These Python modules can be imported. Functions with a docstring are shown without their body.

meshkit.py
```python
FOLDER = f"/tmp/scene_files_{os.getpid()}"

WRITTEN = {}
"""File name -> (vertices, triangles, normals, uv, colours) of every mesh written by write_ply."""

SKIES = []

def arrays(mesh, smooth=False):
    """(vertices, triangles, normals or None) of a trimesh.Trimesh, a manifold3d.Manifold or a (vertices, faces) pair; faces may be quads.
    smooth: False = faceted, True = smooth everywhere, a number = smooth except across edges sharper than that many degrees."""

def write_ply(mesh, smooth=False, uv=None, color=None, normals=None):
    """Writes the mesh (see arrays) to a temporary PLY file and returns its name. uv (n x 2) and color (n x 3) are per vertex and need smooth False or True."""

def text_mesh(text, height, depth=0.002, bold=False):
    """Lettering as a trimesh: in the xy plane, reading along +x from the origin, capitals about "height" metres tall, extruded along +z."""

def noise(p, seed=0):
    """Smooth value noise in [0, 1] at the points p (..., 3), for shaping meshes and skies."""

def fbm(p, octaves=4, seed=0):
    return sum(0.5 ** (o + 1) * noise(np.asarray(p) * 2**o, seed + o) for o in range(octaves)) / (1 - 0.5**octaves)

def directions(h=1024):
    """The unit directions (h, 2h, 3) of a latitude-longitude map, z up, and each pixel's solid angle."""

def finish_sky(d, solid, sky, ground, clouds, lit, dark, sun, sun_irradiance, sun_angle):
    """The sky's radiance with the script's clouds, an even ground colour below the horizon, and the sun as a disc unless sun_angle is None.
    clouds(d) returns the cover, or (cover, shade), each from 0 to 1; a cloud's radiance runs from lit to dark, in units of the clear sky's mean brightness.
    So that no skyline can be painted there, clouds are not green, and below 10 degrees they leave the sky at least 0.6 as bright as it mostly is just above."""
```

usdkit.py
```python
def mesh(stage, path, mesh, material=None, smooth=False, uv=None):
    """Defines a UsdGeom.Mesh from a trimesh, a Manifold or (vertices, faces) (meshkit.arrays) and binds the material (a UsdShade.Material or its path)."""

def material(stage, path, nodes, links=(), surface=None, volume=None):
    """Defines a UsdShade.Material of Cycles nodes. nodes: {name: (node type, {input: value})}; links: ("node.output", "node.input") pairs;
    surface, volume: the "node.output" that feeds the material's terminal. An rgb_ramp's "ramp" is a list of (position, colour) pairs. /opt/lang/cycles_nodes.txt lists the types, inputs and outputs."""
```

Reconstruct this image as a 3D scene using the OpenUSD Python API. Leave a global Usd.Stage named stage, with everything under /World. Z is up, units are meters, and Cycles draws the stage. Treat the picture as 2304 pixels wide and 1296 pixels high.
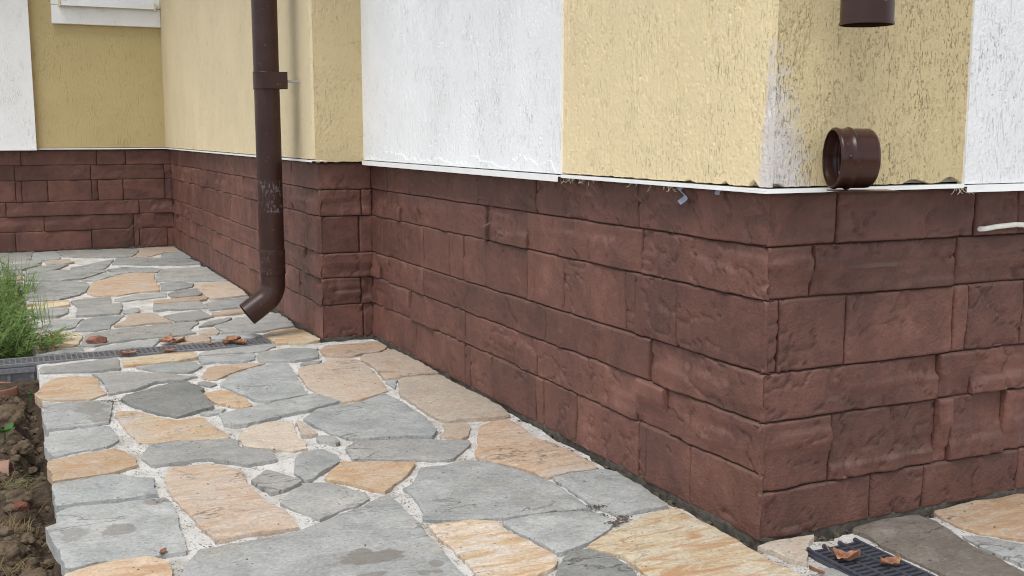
import math, random
import numpy as np, trimesh, usdkit, meshkit
from pxr import Usd, UsdGeom, UsdLux, UsdShade, Gf, Sdf
from shapely.geometry import Polygon, Point, box, LineString
from shapely.ops import unary_union, voronoi_diagram
from shapely.geometry import MultiPoint
from shapely.prepared import prep
import shapely
from shapely import make_valid
from scipy.spatial import Delaunay

stage = Usd.Stage.CreateInMemory()
UsdGeom.SetStageUpAxis(stage, UsdGeom.Tokens.z)
UsdGeom.SetStageMetersPerUnit(stage, 1.0)
UsdGeom.Xform.Define(stage, '/World')
UsdGeom.Scope.Define(stage, '/World/Looks')
STAINS = [(-1.135, 0.607, 0.03, 0.045, 0.6), (-1.224, 0.617, 0.035, 0.04, 0.45), (-1.042, 0.757, 0.035, 0.02, 0.6), (-0.717, 0.253, 0.06, 0.042, 0.8), (-0.616, 0.168, 0.014, 0.014, 0.7), (-0.625, 0.134, 0.012, 0.012, 0.7), (-0.649, 0.14, 0.012, 0.012, 0.6), (-0.743, 0.172, 0.03, 0.014, 0.7), (-1.111, 1.677, 0.055, 0.075, 0.55), (-1.085, 1.555, 0.04, 0.05, 0.5)]
GRIT = [(-0.193, 0.312, 0.008, 50), (-0.201, 0.211, 0.01, 70), (-0.17, 0.226, 0.01, 50), (-0.193, 0.26, 0.012, 20), (-0.179, 1.328, 0.02, 30), (-1.043, 1.737, 0.02, 60)]
RNG = random.Random(7)
NP = np.random.default_rng(7)

# ------------------------------------------------------------------ camera
cam = UsdGeom.Camera.Define(stage, '/World/camera')
cam.CreateHorizontalApertureAttr(36.0)
cam.CreateVerticalApertureAttr(20.25)
cam.CreateFocalLengthAttr(36.0 * 2427.0 / 2304.0)
cam.CreateClippingRangeAttr(Gf.Vec2f(0.05, 500))
YAW, PITCH = -25.3, 8.155
cam.AddTranslateOp().Set(Gf.Vec3d(-1.310, -1.634, 0.800))
cam.AddRotateXYZOp().Set(Gf.Vec3f(90.0 - PITCH, 0.0, YAW))
cam.CreateExposureAttr(0.97)

# ------------------------------------------------------------------ sky and soft overcast sun
SUN_EL, SUN_AZ = math.radians(66), math.atan2(-1.0, -0.72)      # towards the sun: high, behind the camera
sd = np.array([math.sin(SUN_AZ) * math.cos(SUN_EL), math.cos(SUN_AZ) * math.cos(SUN_EL), math.sin(SUN_EL)])
dome = UsdLux.DomeLight.Define(stage, '/World/sky')
dome.GetPrim().SetCustomDataByKey('kind', 'structure')
dm = usdkit.material(stage, '/World/Looks/sky_look', {
    'sky': ('sky_texture', {'sky_type': 'single_scattering', 'sun_disc': False, 'sun_elevation': SUN_EL, 'sun_rotation': SUN_AZ}),
    'bw': ('rgb_to_bw', {}),
    'tc': ('texture_coordinate', {}),
    'n': ('noise_texture', {'scale': 2.2, 'detail': 5.0}),
    'r': ('rgb_ramp', {'ramp': [(0.25, (0.80, 0.84, 0.90)), (0.75, (1.12, 1.12, 1.12))]}),
    'grey': ('mix', {'mix_type': 'multiply', 'fac': 1.0}),
    'm': ('mix', {'mix_type': 'mix', 'fac': 0.85}),
    'bg': ('background_shader', {'strength': 0.15})},
    [('sky.color', 'bw.color'), ('tc.generated', 'n.vector'), ('n.fac', 'r.fac'), ('bw.val', 'grey.color1'), ('r.color', 'grey.color2'),
     ('sky.color', 'm.color1'), ('grey.color', 'm.color2'), ('m.color', 'bg.color')], surface='bg.background')
UsdShade.MaterialBindingAPI.Apply(dome.GetPrim()).Bind(dm)
sun = UsdLux.DistantLight.Define(stage, '/World/sun')
sun.CreateNormalizeAttr(True)
sun.CreateIntensityAttr(0.38)
sun.CreateAngleAttr(28.0)
sun.CreateColorAttr(Gf.Vec3f(1.0, 0.97, 0.93))
sun.AddRotateXYZOp().Set(Gf.Vec3f(math.degrees(math.pi / 2 - SUN_EL), 0, math.degrees(math.pi - SUN_AZ)))

# ------------------------------------------------------------------ helpers
COUNT = {}
def numbered(parent, name):
    k = (str(parent), name)
    COUNT[k] = COUNT.get(k, -1) + 1
    return name if COUNT[k] == 0 else f'{name}_{COUNT[k]:03d}'

def tag(prim, label=None, cat=None, group=None, kind=None):
    for k, v in (('label', label), ('category', cat), ('group', group), ('kind', kind)):
        if v: prim.SetCustomDataByKey(k, v)
    return prim

def thing(name, label=None, cat=None, group=None, kind=None, loc=(0, 0, 0)):
    x = UsdGeom.Xform.Define(stage, '/World/' + numbered('/World', name))
    if any(loc): x.AddTranslateOp().Set(Gf.Vec3d(*loc))
    return tag(x.GetPrim(), label, cat, group, kind)

def obj(name, mesh, material, parent=None, smooth=False, label=None, cat=None, group=None, kind=None):
    base = str(parent.GetPath()) if parent is not None else '/World'
    p = usdkit.mesh(stage, base + '/' + numbered(base, name), mesh, material, smooth=smooth).GetPrim()
    return tag(p, label, cat, group, kind)

def cat_(ms): return trimesh.util.concatenate(ms)

def bx(x0, x1, y0, y1, z0, z1):
    b = trimesh.creation.box((x1 - x0, y1 - y0, z1 - z0)); b.apply_translation(((x0 + x1) / 2, (y0 + y1) / 2, (z0 + z1) / 2)); return b

def rbox(x0, x1, y0, y1, z0, z1, r=0.002):
    """Box with chamfered edges."""
    pts = []
    for sx in (0, 1):
        for sy in (0, 1):
            for sz in (0, 1):
                c = np.array([(x0, x1)[sx], (y0, y1)[sy], (z0, z1)[sz]], float)
                s = np.array([1 - 2 * sx, 1 - 2 * sy, 1 - 2 * sz]) * r
                for k in range(3):
                    o = s.copy(); o[k] = 0; pts.append(c + o)
    return trimesh.convex.convex_hull(np.array(pts))

def tube(path, r, n=12, caps=True):
    path = np.asarray(path, float); rr = np.broadcast_to(np.asarray(r, float), (len(path),))
    t = np.gradient(path, axis=0); t /= np.linalg.norm(t, axis=1)[:, None] + 1e-12
    ref = np.array([0, 0, 1.0]) if abs(t[0][2]) < .9 else np.array([1.0, 0, 0])
    V = []
    a = np.cross(t[0], ref); a /= np.linalg.norm(a)
    for p, d, q in zip(path, t, rr):
        a = a - d * (a @ d); a /= np.linalg.norm(a); b = np.cross(d, a)
        th = np.linspace(0, 2 * np.pi, n, endpoint=False)
        V.append(p + q * (np.cos(th)[:, None] * a + np.sin(th)[:, None] * b))
    V = np.concatenate(V); F = []
    m = len(path)
    for i in range(m - 1):
        for j in range(n):
            k = (j + 1) % n
            F += [(i * n + j, i * n + k, (i + 1) * n + k), (i * n + j, (i + 1) * n + k, (i + 1) * n + j)]
    if caps:
        V = np.vstack([V, path[0], path[-1]]); c0, c1 = len(V) - 2, len(V) - 1
        for j in range(n):
            k = (j + 1) % n
            F += [(c0, k, j), (c1, (m - 1) * n + j, (m - 1) * n + k)]
    return trimesh.Trimesh(V, F, process=False)

def pipe(path, r, wall=0.0015, n=48):
    """A hollow pipe: outer skin, inner skin and both rims."""
    o, i = tube(path, r, n, caps=False), tube(path, np.asarray(r) - wall, n, caps=False)
    k = len(o.vertices); m = len(path); F = [o.faces, i.faces[:, ::-1] + k]; rim = []
    for j in range(n):
        q = (j + 1) % n
        rim += [(j, k + j, k + q), (j, k + q, q)]
        a, b = (m - 1) * n + j, (m - 1) * n + q
        rim += [(a, b, k + b), (a, k + b, k + a)]
    return trimesh.Trimesh(np.vstack([o.vertices, i.vertices]), np.vstack(F + [np.array(rim)]), process=False)

def sheet(region, pts_step, zfun, z_side, keep_bottom=False):
    """A relief sheet over a shapely region: vertices on its outline and inside it, height from zfun, with sides down to z_side."""
    polys = [region] if region.geom_type == 'Polygon' else list(region.geoms)
    out = []
    for P in polys:
        B = []
        for ring in [P.exterior] + list(P.interiors):
            L = ring.length; k = max(6, int(L / pts_step))
            B.append(np.array([ring.interpolate(i * L / k).coords[0] for i in range(k)]))
        x0, y0, x1, y1 = P.bounds
        gx, gy = np.meshgrid(np.arange(x0, x1, pts_step), np.arange(y0, y1, pts_step))
        g = np.c_[gx.ravel(), gy.ravel()] + NP.uniform(-.25, .25, (gx.size, 2)) * pts_step
        inner = P.buffer(-pts_step * .55)
        shapely.prepare(inner)
        g = g[shapely.contains_xy(inner, g[:, 0], g[:, 1])]
        V2 = np.vstack(B + [g]); T = Delaunay(V2).simplices
        c = V2[T].mean(1); T = T[shapely.contains_xy(P.buffer(1e-6), c[:, 0], c[:, 1])]
        a, b, d = V2[T[:, 0]], V2[T[:, 1]], V2[T[:, 2]]
        s = (b[:, 0] - a[:, 0]) * (d[:, 1] - a[:, 1]) - (b[:, 1] - a[:, 1]) * (d[:, 0] - a[:, 0])
        T[s < 0] = T[s < 0][:, ::-1]
        V = np.c_[V2, zfun(V2)]; F = [T]; off = 0; n0 = len(V); W = [V]
        for r in B:
            k = len(r); top = np.arange(off, off + k); W.append(np.c_[r, np.full(k, z_side)])
            bot = np.arange(n0, n0 + k); n0 += k; off += k
            A = np.roll(top, -1); C = np.roll(bot, -1)
            ccw = ((r[:, 0] * np.roll(r[:, 1], -1) - np.roll(r[:, 0], -1) * r[:, 1]).sum()) > 0
            q = np.vstack([np.c_[top, bot, C], np.c_[top, C, A]])
            F.append(q if ccw else q[:, ::-1])
        out.append(trimesh.Trimesh(np.vstack(W), np.vstack(F), process=False))
    return cat_(out)

# ------------------------------------------------------------------ materials
def mat(name, nodes, links, surface='p.BSDF'):
    return usdkit.material(stage, '/World/Looks/' + name, nodes, links, surface=surface)

def plain(name, color, rough=0.6, var=0.25, scale=25.0, metallic=0.0, spec=0.5, bump=0.0, bscale=150.0):
    lo = tuple(c * (1 - var) for c in color); hi = tuple(min(1, c * (1 + var)) for c in color)
    nodes = {'g': ('geometry', {}), 'n': ('noise_texture', {'scale': scale, 'detail': 5.0, 'roughness': .6}),
             'r': ('rgb_ramp', {'ramp': [(0.3, lo), (0.7, hi)]}),
             'p': ('principled_bsdf', {'roughness': rough, 'metallic': metallic, 'specular_ior_level': spec})}
    links = [('g.position', 'n.vector'), ('n.fac', 'r.fac'), ('r.color', 'p.base_color')]
    if bump:
        nodes['n2'] = ('noise_texture', {'scale': bscale, 'detail': 4.0})
        nodes['b'] = ('bump', {'strength': 0.8, 'distance': bump})
        links += [('g.position', 'n2.vector'), ('n2.fac', 'b.height'), ('b.normal', 'p.normal')]
    return mat(name, nodes, links)

def stucco(name, base, pit, dirt=0.6, amount=0.0, gscale=75.0, extra=None, relief=0.0022, thr=0.607, gr_scale=215.0, clump=0.0):
    """Bark-beetle plaster: fine grain with vertical worm grooves that hold dirt."""
    b0 = tuple(c * .93 for c in base); b1 = tuple(min(.9, c * 1.05) for c in base)
    nodes = {
        'g': ('geometry', {}),
        'grain': ('noise_texture', {'scale': gr_scale, 'detail': 3.0, 'roughness': .7}),
        'mp': ('mapping', {'scale': (1.0, 1.0, 0.11)}),
        'gr': ('noise_texture', {'scale': gscale * 5.2, 'detail': 2.0, 'roughness': .6, 'distortion': .6}),
        'grm': ('map_range', {'from_min': thr, 'from_max': thr + .10, 'to_min': 0.0, 'to_max': 1.0, 'clamp': True}),
        'patch': ('noise_texture', {'scale': 17.0, 'detail': 4.0}),
        'pm': ('map_range', {'from_min': .36 - amount, 'from_max': .62 - amount, 'to_min': 0.12, 'to_max': 1.0, 'clamp': True}),
        'groove0': ('math', {'math_type': 'multiply'}), 'pit': ('noise_texture', {'scale': 215.0, 'detail': 2.0}), 'cmap': ('mapping', {'scale': (1.0, 1.0, .35)}), 'cl': ('noise_texture', {'scale': 11.0, 'detail': 4.0, 'roughness': .6}), 'clm': ('map_range', {'from_min': .40, 'from_max': .62, 'to_min': 1.0 - clump, 'to_max': 1.0, 'clamp': True}), 'gcl': ('math', {'math_type': 'multiply'}),
        'pitm': ('map_range', {'from_min': .64 - max(amount, 0), 'from_max': .74 - max(amount, 0), 'to_min': 0.0, 'to_max': .9, 'clamp': True}), 'mps': ('mapping', {'scale': (1.0, 1.0, .6)}), 'groove': ('math', {'math_type': 'maximum'}),
        'big': ('noise_texture', {'scale': 2.3, 'detail': 4.0}),
        'br': ('rgb_ramp', {'ramp': [(0.3, b0), (0.7, b1)]}),
        'dm': ('math', {'math_type': 'multiply', 'value2': dirt}),
        'col': ('mix', {'mix_type': 'mix', 'color2': pit}),
        'gh': ('math', {'math_type': 'multiply', 'value2': 0.85}),
        'h': ('math', {'math_type': 'subtract'}),
        'b': ('bump', {'strength': 1.0, 'distance': relief}),
        'p': ('principled_bsdf', {'roughness': 0.95, 'specular_ior_level': 0.06})}
    links = [('g.position', 'grain.vector'), ('g.position', 'mp.vector'), ('mp.vector', 'gr.vector'), ('gr.fac', 'grm.value'),
             ('g.position', 'patch.vector'), ('patch.fac', 'pm.value'), ('grm.result', 'groove0.value1'), ('pm.result', 'groove0.value2'), ('g.position', 'mps.vector'), ('mps.vector', 'pit.vector'), ('pit.fac', 'pitm.value'), ('groove0.value', 'groove.value1'), ('pitm.result', 'groove.value2'), ('g.position', 'cmap.vector'), ('cmap.vector', 'cl.vector'), ('cl.fac', 'clm.value'), ('groove.value', 'gcl.value1'), ('clm.result', 'gcl.value2'),
             ('g.position', 'big.vector'), ('big.fac', 'br.fac'), ('gcl.value', 'dm.value1'), ('dm.value', 'col.fac'), ('br.color', 'col.color1'),
             ('grain.fac', 'gh.value1'), ('gh.value', 'h.value1'), ('gcl.value', 'h.value2'), ('h.value', 'b.height'), ('b.normal', 'p.normal')]
    out = 'col.color'
    if extra:
        out = extra(nodes, links, out)
    links.append((out, 'p.base_color'))
    return mat(name, nodes, links)

def bare_patch(nodes, links, out):
    """The paint is missing from a strip of plaster beside the corner, widest at the bottom."""
    nodes.update({'sx': ('separate_xyz', {}), 'ax': ('math', {'math_type': 'add', 'value2': 0.03}), 'ay': ('math', {'math_type': 'add', 'value2': 0.03}),
        'ay4': ('math', {'math_type': 'multiply', 'value2': 3.5}), 's': ('math', {'math_type': 'add'}),
        'zz': ('map_range', {'from_min': .70, 'from_max': .97, 'to_min': .098, 'to_max': .0, 'clamp': True}),
        'wob': ('noise_texture', {'scale': 42.0, 'detail': 6.0, 'roughness': .7}), 'wo': ('map_range', {'from_min': .3, 'from_max': .7, 'to_min': -.030, 'to_max': .030}),
        's2': ('math', {'math_type': 'add'}), 'df': ('math', {'math_type': 'subtract'}),
        'mk': ('map_range', {'from_min': -.028, 'from_max': .034, 'to_min': 0.0, 'to_max': 0.9, 'clamp': True}),
        'zl': ('math', {'math_type': 'less_than', 'value2': .97}), 'mk2': ('math', {'math_type': 'multiply'}),
        'pv': ('noise_texture', {'scale': 14.0, 'detail': 3.0}), 'pc': ('rgb_ramp', {'ramp': [(0.35, (.58, .535, .515)), (0.6, (.66, .64, .615))]}),
        'pd': ('mix', {'mix_type': 'mix', 'color2': (.16, .14, .12)}),
        'mxp': ('mix', {'mix_type': 'mix'})})
    links += [('g.position', 'sx.vector'), ('sx.x', 'ax.value1'), ('sx.y', 'ay.value1'), ('ay.value', 'ay4.value1'), ('ax.value', 's.value1'), ('ay4.value', 's.value2'),
              ('sx.z', 'zz.value'), ('g.position', 'wob.vector'), ('wob.fac', 'wo.value'), ('s.value', 's2.value1'), ('wo.result', 's2.value2'),
              ('zz.result', 'df.value1'), ('s2.value', 'df.value2'), ('df.value', 'mk.value'), ('sx.z', 'zl.value1'), ('mk.result', 'mk2.value1'), ('zl.value', 'mk2.value2'),
              ('g.position', 'pv.vector'), ('pv.fac', 'pc.fac'), ('pc.color', 'pd.color1'), ('dm.value', 'pd.fac'),
              (out, 'mxp.color1'), ('pd.color', 'mxp.color2'), ('mk2.value', 'mxp.fac')]
    return 'mxp.color'

def streak(nodes, links, out):
    """Dirt washed down the wall beside the drainpipe."""
    nodes.update({'sy': ('separate_xyz', {}), 'dy': ('math', {'math_type': 'subtract', 'value2': 2.615}), 'dya': ('math', {'math_type': 'absolute'}),
        'dn': ('noise_texture', {'scale': 6.0, 'detail': 4.0}), 'dnm': ('map_range', {'from_min': .3, 'from_max': .7, 'to_min': 0.0, 'to_max': .06}),
        'dsum': ('math', {'math_type': 'add'}), 'dmk': ('map_range', {'from_min': .02, 'from_max': .10, 'to_min': .16, 'to_max': 0.0, 'clamp': True}),
        'mxs': ('mix', {'mix_type': 'mix', 'color2': (.22, .18, .11)})})
    links += [('g.position', 'sy.vector'), ('sy.y', 'dy.value1'), ('dy.value', 'dya.value1'), ('g.position', 'dn.vector'), ('dn.fac', 'dnm.value'),
              ('dya.value', 'dsum.value1'), ('dnm.result', 'dsum.value2'), ('dsum.value', 'dmk.value'), ('dmk.result', 'mxs.fac'), (out, 'mxs.color1')]
    return 'mxs.color'

YEL = (.79, .655, .405)
M = {}
M['yellow'] = stucco('yellow_plaster_shaded', clump=.6, gscale=52.0, gr_scale=120.0, base=(.56, .455, .265), pit=(.28, .22, .115), dirt=.35)  # narrow return: part of its shade is put into this deeper base colour
M['yellow_fine'] = stucco('yellow_plaster_fine', gscale=48.0, gr_scale=110.0, clump=.6, base=(.70, .59, .385), pit=(.34, .28, .15), dirt=.45, extra=streak)
M['yellow_back'] = stucco('yellow_plaster_back_shaded', gscale=36.0, gr_scale=85.0, clump=.5, base=(.49, .395, .205), pit=(.27, .21, .10), dirt=.5)  # back wall: shade of the inner corner partly mixed into the darker base
M['yellow_corner'] = stucco('yellow_plaster_corner', YEL, (.34, .27, .14), .34, clump=.7, extra=bare_patch)
M['yellow_dirty'] = stucco('yellow_plaster_dirty', (.635, .52, .30), (.17, .135, .07), .75, amount=.045, extra=bare_patch, thr=.59, clump=.85)
M['white'] = stucco('white_plaster', (.845, .85, .845), (.46, .45, .43), .36, amount=-.02, thr=.60, gscale=62.0, clump=.7, gr_scale=165.0)
M['white_smooth'] = stucco('white_patch', (.80, .815, .82), (.45, .44, .42), .3, amount=-.1, thr=.64, relief=.003)
M['white_metal'] = plain('white_sheet_metal', (.80, .81, .82), .45, .04, 10)
M['strip'] = plain('white_profile', (.82, .82, .80), .5, .06, 14)
M['core'] = plain('grey_mortar', (.30, .27, .23), .95, .3, 60, bump=.003)
M['cream'] = plain('cream_plastic', (.66, .58, .40), .5, .05)
M['foot'] = plain('dirty_mortar', (.085, .074, .058), .95, .45, 50, bump=.003)
M['soffit'] = plain('soffit_board', (.30, .22, .16), .7, .1)
M['roof'] = plain('roof_sheet', (.10, .06, .05), .5, .1)
M['glass'] = usdkit.material(stage, '/World/Looks/window_glass', {
    'f': ('fresnel', {'IOR': 1.5}), 't': ('transparent_bsdf', {'color': (.9, .95, .93)}), 'gl': ('glossy_bsdf', {'roughness': 0.02, 'color': (1, 1, 1)}), 'm': ('mix_closure', {})},
    [('f.fac', 'm.fac'), ('t.BSDF', 'm.closure1'), ('gl.BSDF', 'm.closure2')], surface='m.closure')
M['joint'] = plain('dark_joint', (.075, .036, .029), .9, .3, 60)

def plinth_mat():
    nodes = {
        'g': ('geometry', {}), 'oi': ('object_info', {}),
        'n1': ('noise_texture', {'scale': 7.0, 'detail': 6.0, 'roughness': .62, 'distortion': .4}),
        'r1': ('rgb_ramp', {'ramp': [(0.30, (.086, .040, .031)), (0.45, (.118, .052, .039)), (0.58, (.140, .061, .045)), (0.72, (.182, .083, .061))]}),
        'n2': ('noise_texture', {'scale': 45.0, 'detail': 5.0, 'roughness': .7}),
        'r2': ('rgb_ramp', {'ramp': [(0.28, (.62, .60, .58)), (0.45, (.97, .97, .97)), (0.62, (1.03, 1.03, 1.03)), (0.76, (1.28, 1.28, 1.30))]}),
        'mul': ('mix', {'mix_type': 'multiply', 'fac': 1.0}),
        'hv': ('hsv', {'saturation': 0.97, 'fac': 1.0}),
        'rv': ('map_range', {'from_min': 0.0, 'from_max': 1.0, 'to_min': .80, 'to_max': 1.20}),
        'sn': ('separate_xyz', {}),
        'du': ('map_range', {'from_min': .50, 'from_max': .95, 'to_min': 0.0, 'to_max': .22, 'clamp': True}),
        'dust': ('mix', {'mix_type': 'mix', 'color2': (.25, .20, .165)}),
        'n3': ('noise_texture', {'scale': 160.0, 'detail': 4.0, 'roughness': .65}),
        'n4': ('noise_texture', {'scale': 32.0, 'detail': 4.0, 'roughness': .6, 'distortion': .8}),
        'ad': ('math', {'math_type': 'multiply_add', 'value2': 0.85}),
        'b': ('bump', {'strength': .8, 'distance': .0036}),
        'ro': ('map_range', {'from_min': .3, 'from_max': .7, 'to_min': .36, 'to_max': .62}),
        'p': ('principled_bsdf', {'specular_ior_level': 0.30})}
    links = [('g.position', 'n1.vector'), ('n1.fac', 'r1.fac'), ('g.position', 'n2.vector'), ('n2.fac', 'r2.fac'), ('r1.color', 'mul.color1'), ('r2.color', 'mul.color2'),
             ('oi.random', 'rv.value'), ('rv.result', 'hv.value'), ('mul.color', 'hv.color'), ('g.true_normal', 'sn.vector'), ('sn.z', 'du.value'), ('du.result', 'dust.fac'),
             ('hv.color', 'dust.color1'), ('dust.color', 'p.base_color'), ('g.position', 'n3.vector'), ('g.position', 'n4.vector'), ('n4.fac', 'ad.value1'), ('n3.fac', 'ad.value3'), ('ad.value', 'b.height'),
             ('b.normal', 'p.normal'), ('n2.fac', 'ro.value'), ('ro.result', 'p.roughness')]
    return mat('plinth_stone_look', nodes, links)
M['plinth'] = plinth_mat()

def slab(name, cols, vein=None, scale=9.0, stretch=(1, 1, 1), rot=0.0, blobs=(), blob_col=(.09, .085, .08), spec=.35, crack=1.0, tint=(.31, .285, .25), tint_k=.6):
    """Riven flagstone: cloudy colour, dark pin specks, pale scuffs, thin clefts; blobs are stains (x, y, rx, ry, strength)."""
    nodes = {
        'g': ('geometry', {}), 'oi': ('object_info', {}),
        'off': ('combine_xyz', {}), 'o10': ('math', {'math_type': 'multiply', 'value2': 17.0}), 'pos': ('mix', {'mix_type': 'add', 'fac': 1.0}),
        'mp': ('mapping', {'scale': stretch, 'rotation': (0, 0, rot)}),
        'n1': ('noise_texture', {'scale': scale, 'detail': 6.0, 'roughness': .6, 'distortion': .5}),
        'r1': ('rgb_ramp', {'ramp': [(0.28 + .44 * i / (len(cols) - 1), c) for i, c in enumerate(cols)]}),
        'n2': ('noise_texture', {'scale': 130.0, 'detail': 4.0, 'roughness': .7}),
        'r2': ('rgb_ramp', {'ramp': [(0.28, (.72, .71, .70)), (0.48, (1, 1, 1)), (0.72, (1.18, 1.18, 1.18))]}),
        'tn': ('noise_texture', {'scale': 4.5, 'detail': 5.0, 'roughness': .65, 'distortion': 1.0}), 'tm': ('map_range', {'from_min': .53, 'from_max': .70, 'to_min': 0.0, 'to_max': tint_k, 'clamp': True}), 'tx': ('mix', {'mix_type': 'mix', 'color2': tint}),
        'sn': ('noise_texture', {'scale': 38.0, 'detail': 7.0, 'roughness': .75, 'distortion': 1.6}), 'sm': ('rgb_ramp', {'ramp': [(0.30, (.66, .65, .63)), (0.44, (.95, .95, .95)), (0.56, (1.02, 1.02, 1.02)), (0.68, (1.36, 1.37, 1.38))]}), 'sc': ('mix', {'mix_type': 'multiply', 'fac': 1.0}),
        'mul': ('mix', {'mix_type': 'multiply', 'fac': 1.0}),
        'hv': ('hsv', {'fac': 1.0}), 'rv': ('map_range', {'to_min': .86, 'to_max': 1.16}),
        'vo': ('noise_texture', {'scale': 85.0, 'detail': 1.0}), 'sp': ('map_range', {'from_min': .735, 'from_max': .77, 'to_min': 0.0, 'to_max': .8, 'clamp': True}),
        'spk': ('mix', {'mix_type': 'mix', 'color2': (.035, .033, .03)}),
        'mp2': ('mapping', {'scale': (1.0, 2.6, 1.0), 'rotation': (0, 0, rot + .4)}),
        'nc': ('noise_texture', {'scale': 5.0, 'detail': 5.0, 'roughness': .55, 'distortion': .3}),
        'c1': ('math', {'math_type': 'subtract', 'value2': .5}), 'c2': ('math', {'math_type': 'absolute'}),
        'cm': ('map_range', {'from_min': 0.0, 'from_max': .012, 'to_min': 1.0, 'to_max': 0.0, 'clamp': True}),
        'nm': ('noise_texture', {'scale': 3.0, 'detail': 2.0}), 'nmm': ('map_range', {'from_min': .54, 'from_max': .62, 'to_min': 0.0, 'to_max': .75 * crack, 'clamp': True}),
        'cmm': ('math', {'math_type': 'multiply'}), 'crk': ('mix', {'mix_type': 'mix', 'color2': (.06, .05, .04)}),
        'n5': ('noise_texture', {'scale': 24.0, 'detail': 6.0, 'roughness': .62, 'distortion': .7}),
        'h0': ('math', {'math_type': 'multiply_add', 'value2': .22}), 'h1': ('math', {'math_type': 'multiply', 'value2': .5}), 'h': ('math', {'math_type': 'subtract'}),
        'b': ('bump', {'strength': .9, 'distance': .006}),
        'p': ('principled_bsdf', {'roughness': .62, 'specular_ior_level': spec})}
    links = [('oi.random', 'o10.value1'), ('o10.value', 'off.x'), ('o10.value', 'off.y'), ('g.position', 'pos.color1'), ('off.vector', 'pos.color2'),
             ('pos.color', 'mp.vector'), ('mp.vector', 'n1.vector'), ('n1.fac', 'r1.fac'), ('pos.color', 'n2.vector'), ('n2.fac', 'r2.fac'),
             ('r1.color', 'tx.color1'), ('pos.color', 'tn.vector'), ('tn.fac', 'tm.value'), ('tm.result', 'tx.fac'), ('mp2.vector', 'sn.vector'), ('sn.fac', 'sm.fac'), ('tx.color', 'sc.color1'), ('sm.color', 'sc.color2'), ('sc.color', 'mul.color1'), ('r2.color', 'mul.color2'), ('oi.random', 'rv.value'), ('rv.result', 'hv.value'), ('mul.color', 'hv.color'),
             ('pos.color', 'vo.vector'), ('vo.fac', 'sp.value'), ('sp.result', 'spk.fac'), ('pos.color', 'mp2.vector'), ('mp2.vector', 'nc.vector'),
             ('nc.fac', 'c1.value1'), ('c1.value', 'c2.value1'), ('c2.value', 'cm.value'), ('pos.color', 'nm.vector'), ('nm.fac', 'nmm.value'),
             ('cm.result', 'cmm.value1'), ('nmm.result', 'cmm.value2'), ('cmm.value', 'crk.fac'), ('spk.color', 'crk.color1'),
             ('pos.color', 'n5.vector'), ('n2.fac', 'h0.value1'), ('n5.fac', 'h0.value3'), ('cmm.value', 'h1.value1'), ('h0.value', 'h.value1'), ('h1.value', 'h.value2'),
             ('h.value', 'b.height'), ('b.normal', 'p.normal')]
    out = 'hv.color'
    if vein:
        nodes.update({'vm': ('mapping', {'scale': (1.0, 5.0, 1.0), 'rotation': (0, 0, rot)}), 'vn': ('noise_texture', {'scale': 6.0, 'detail': 7.0, 'roughness': .68, 'distortion': 1.2}),
                      'vr': ('map_range', {'from_min': .48, 'from_max': .61, 'to_min': 0.0, 'to_max': .85, 'clamp': True}), 'vx': ('mix', {'mix_type': 'mix', 'color2': vein})})
        links += [('pos.color', 'vm.vector'), ('vm.vector', 'vn.vector'), ('vn.fac', 'vr.value'), ('vr.result', 'vx.fac'), (out, 'vx.color1')]
        out = 'vx.color'
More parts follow.
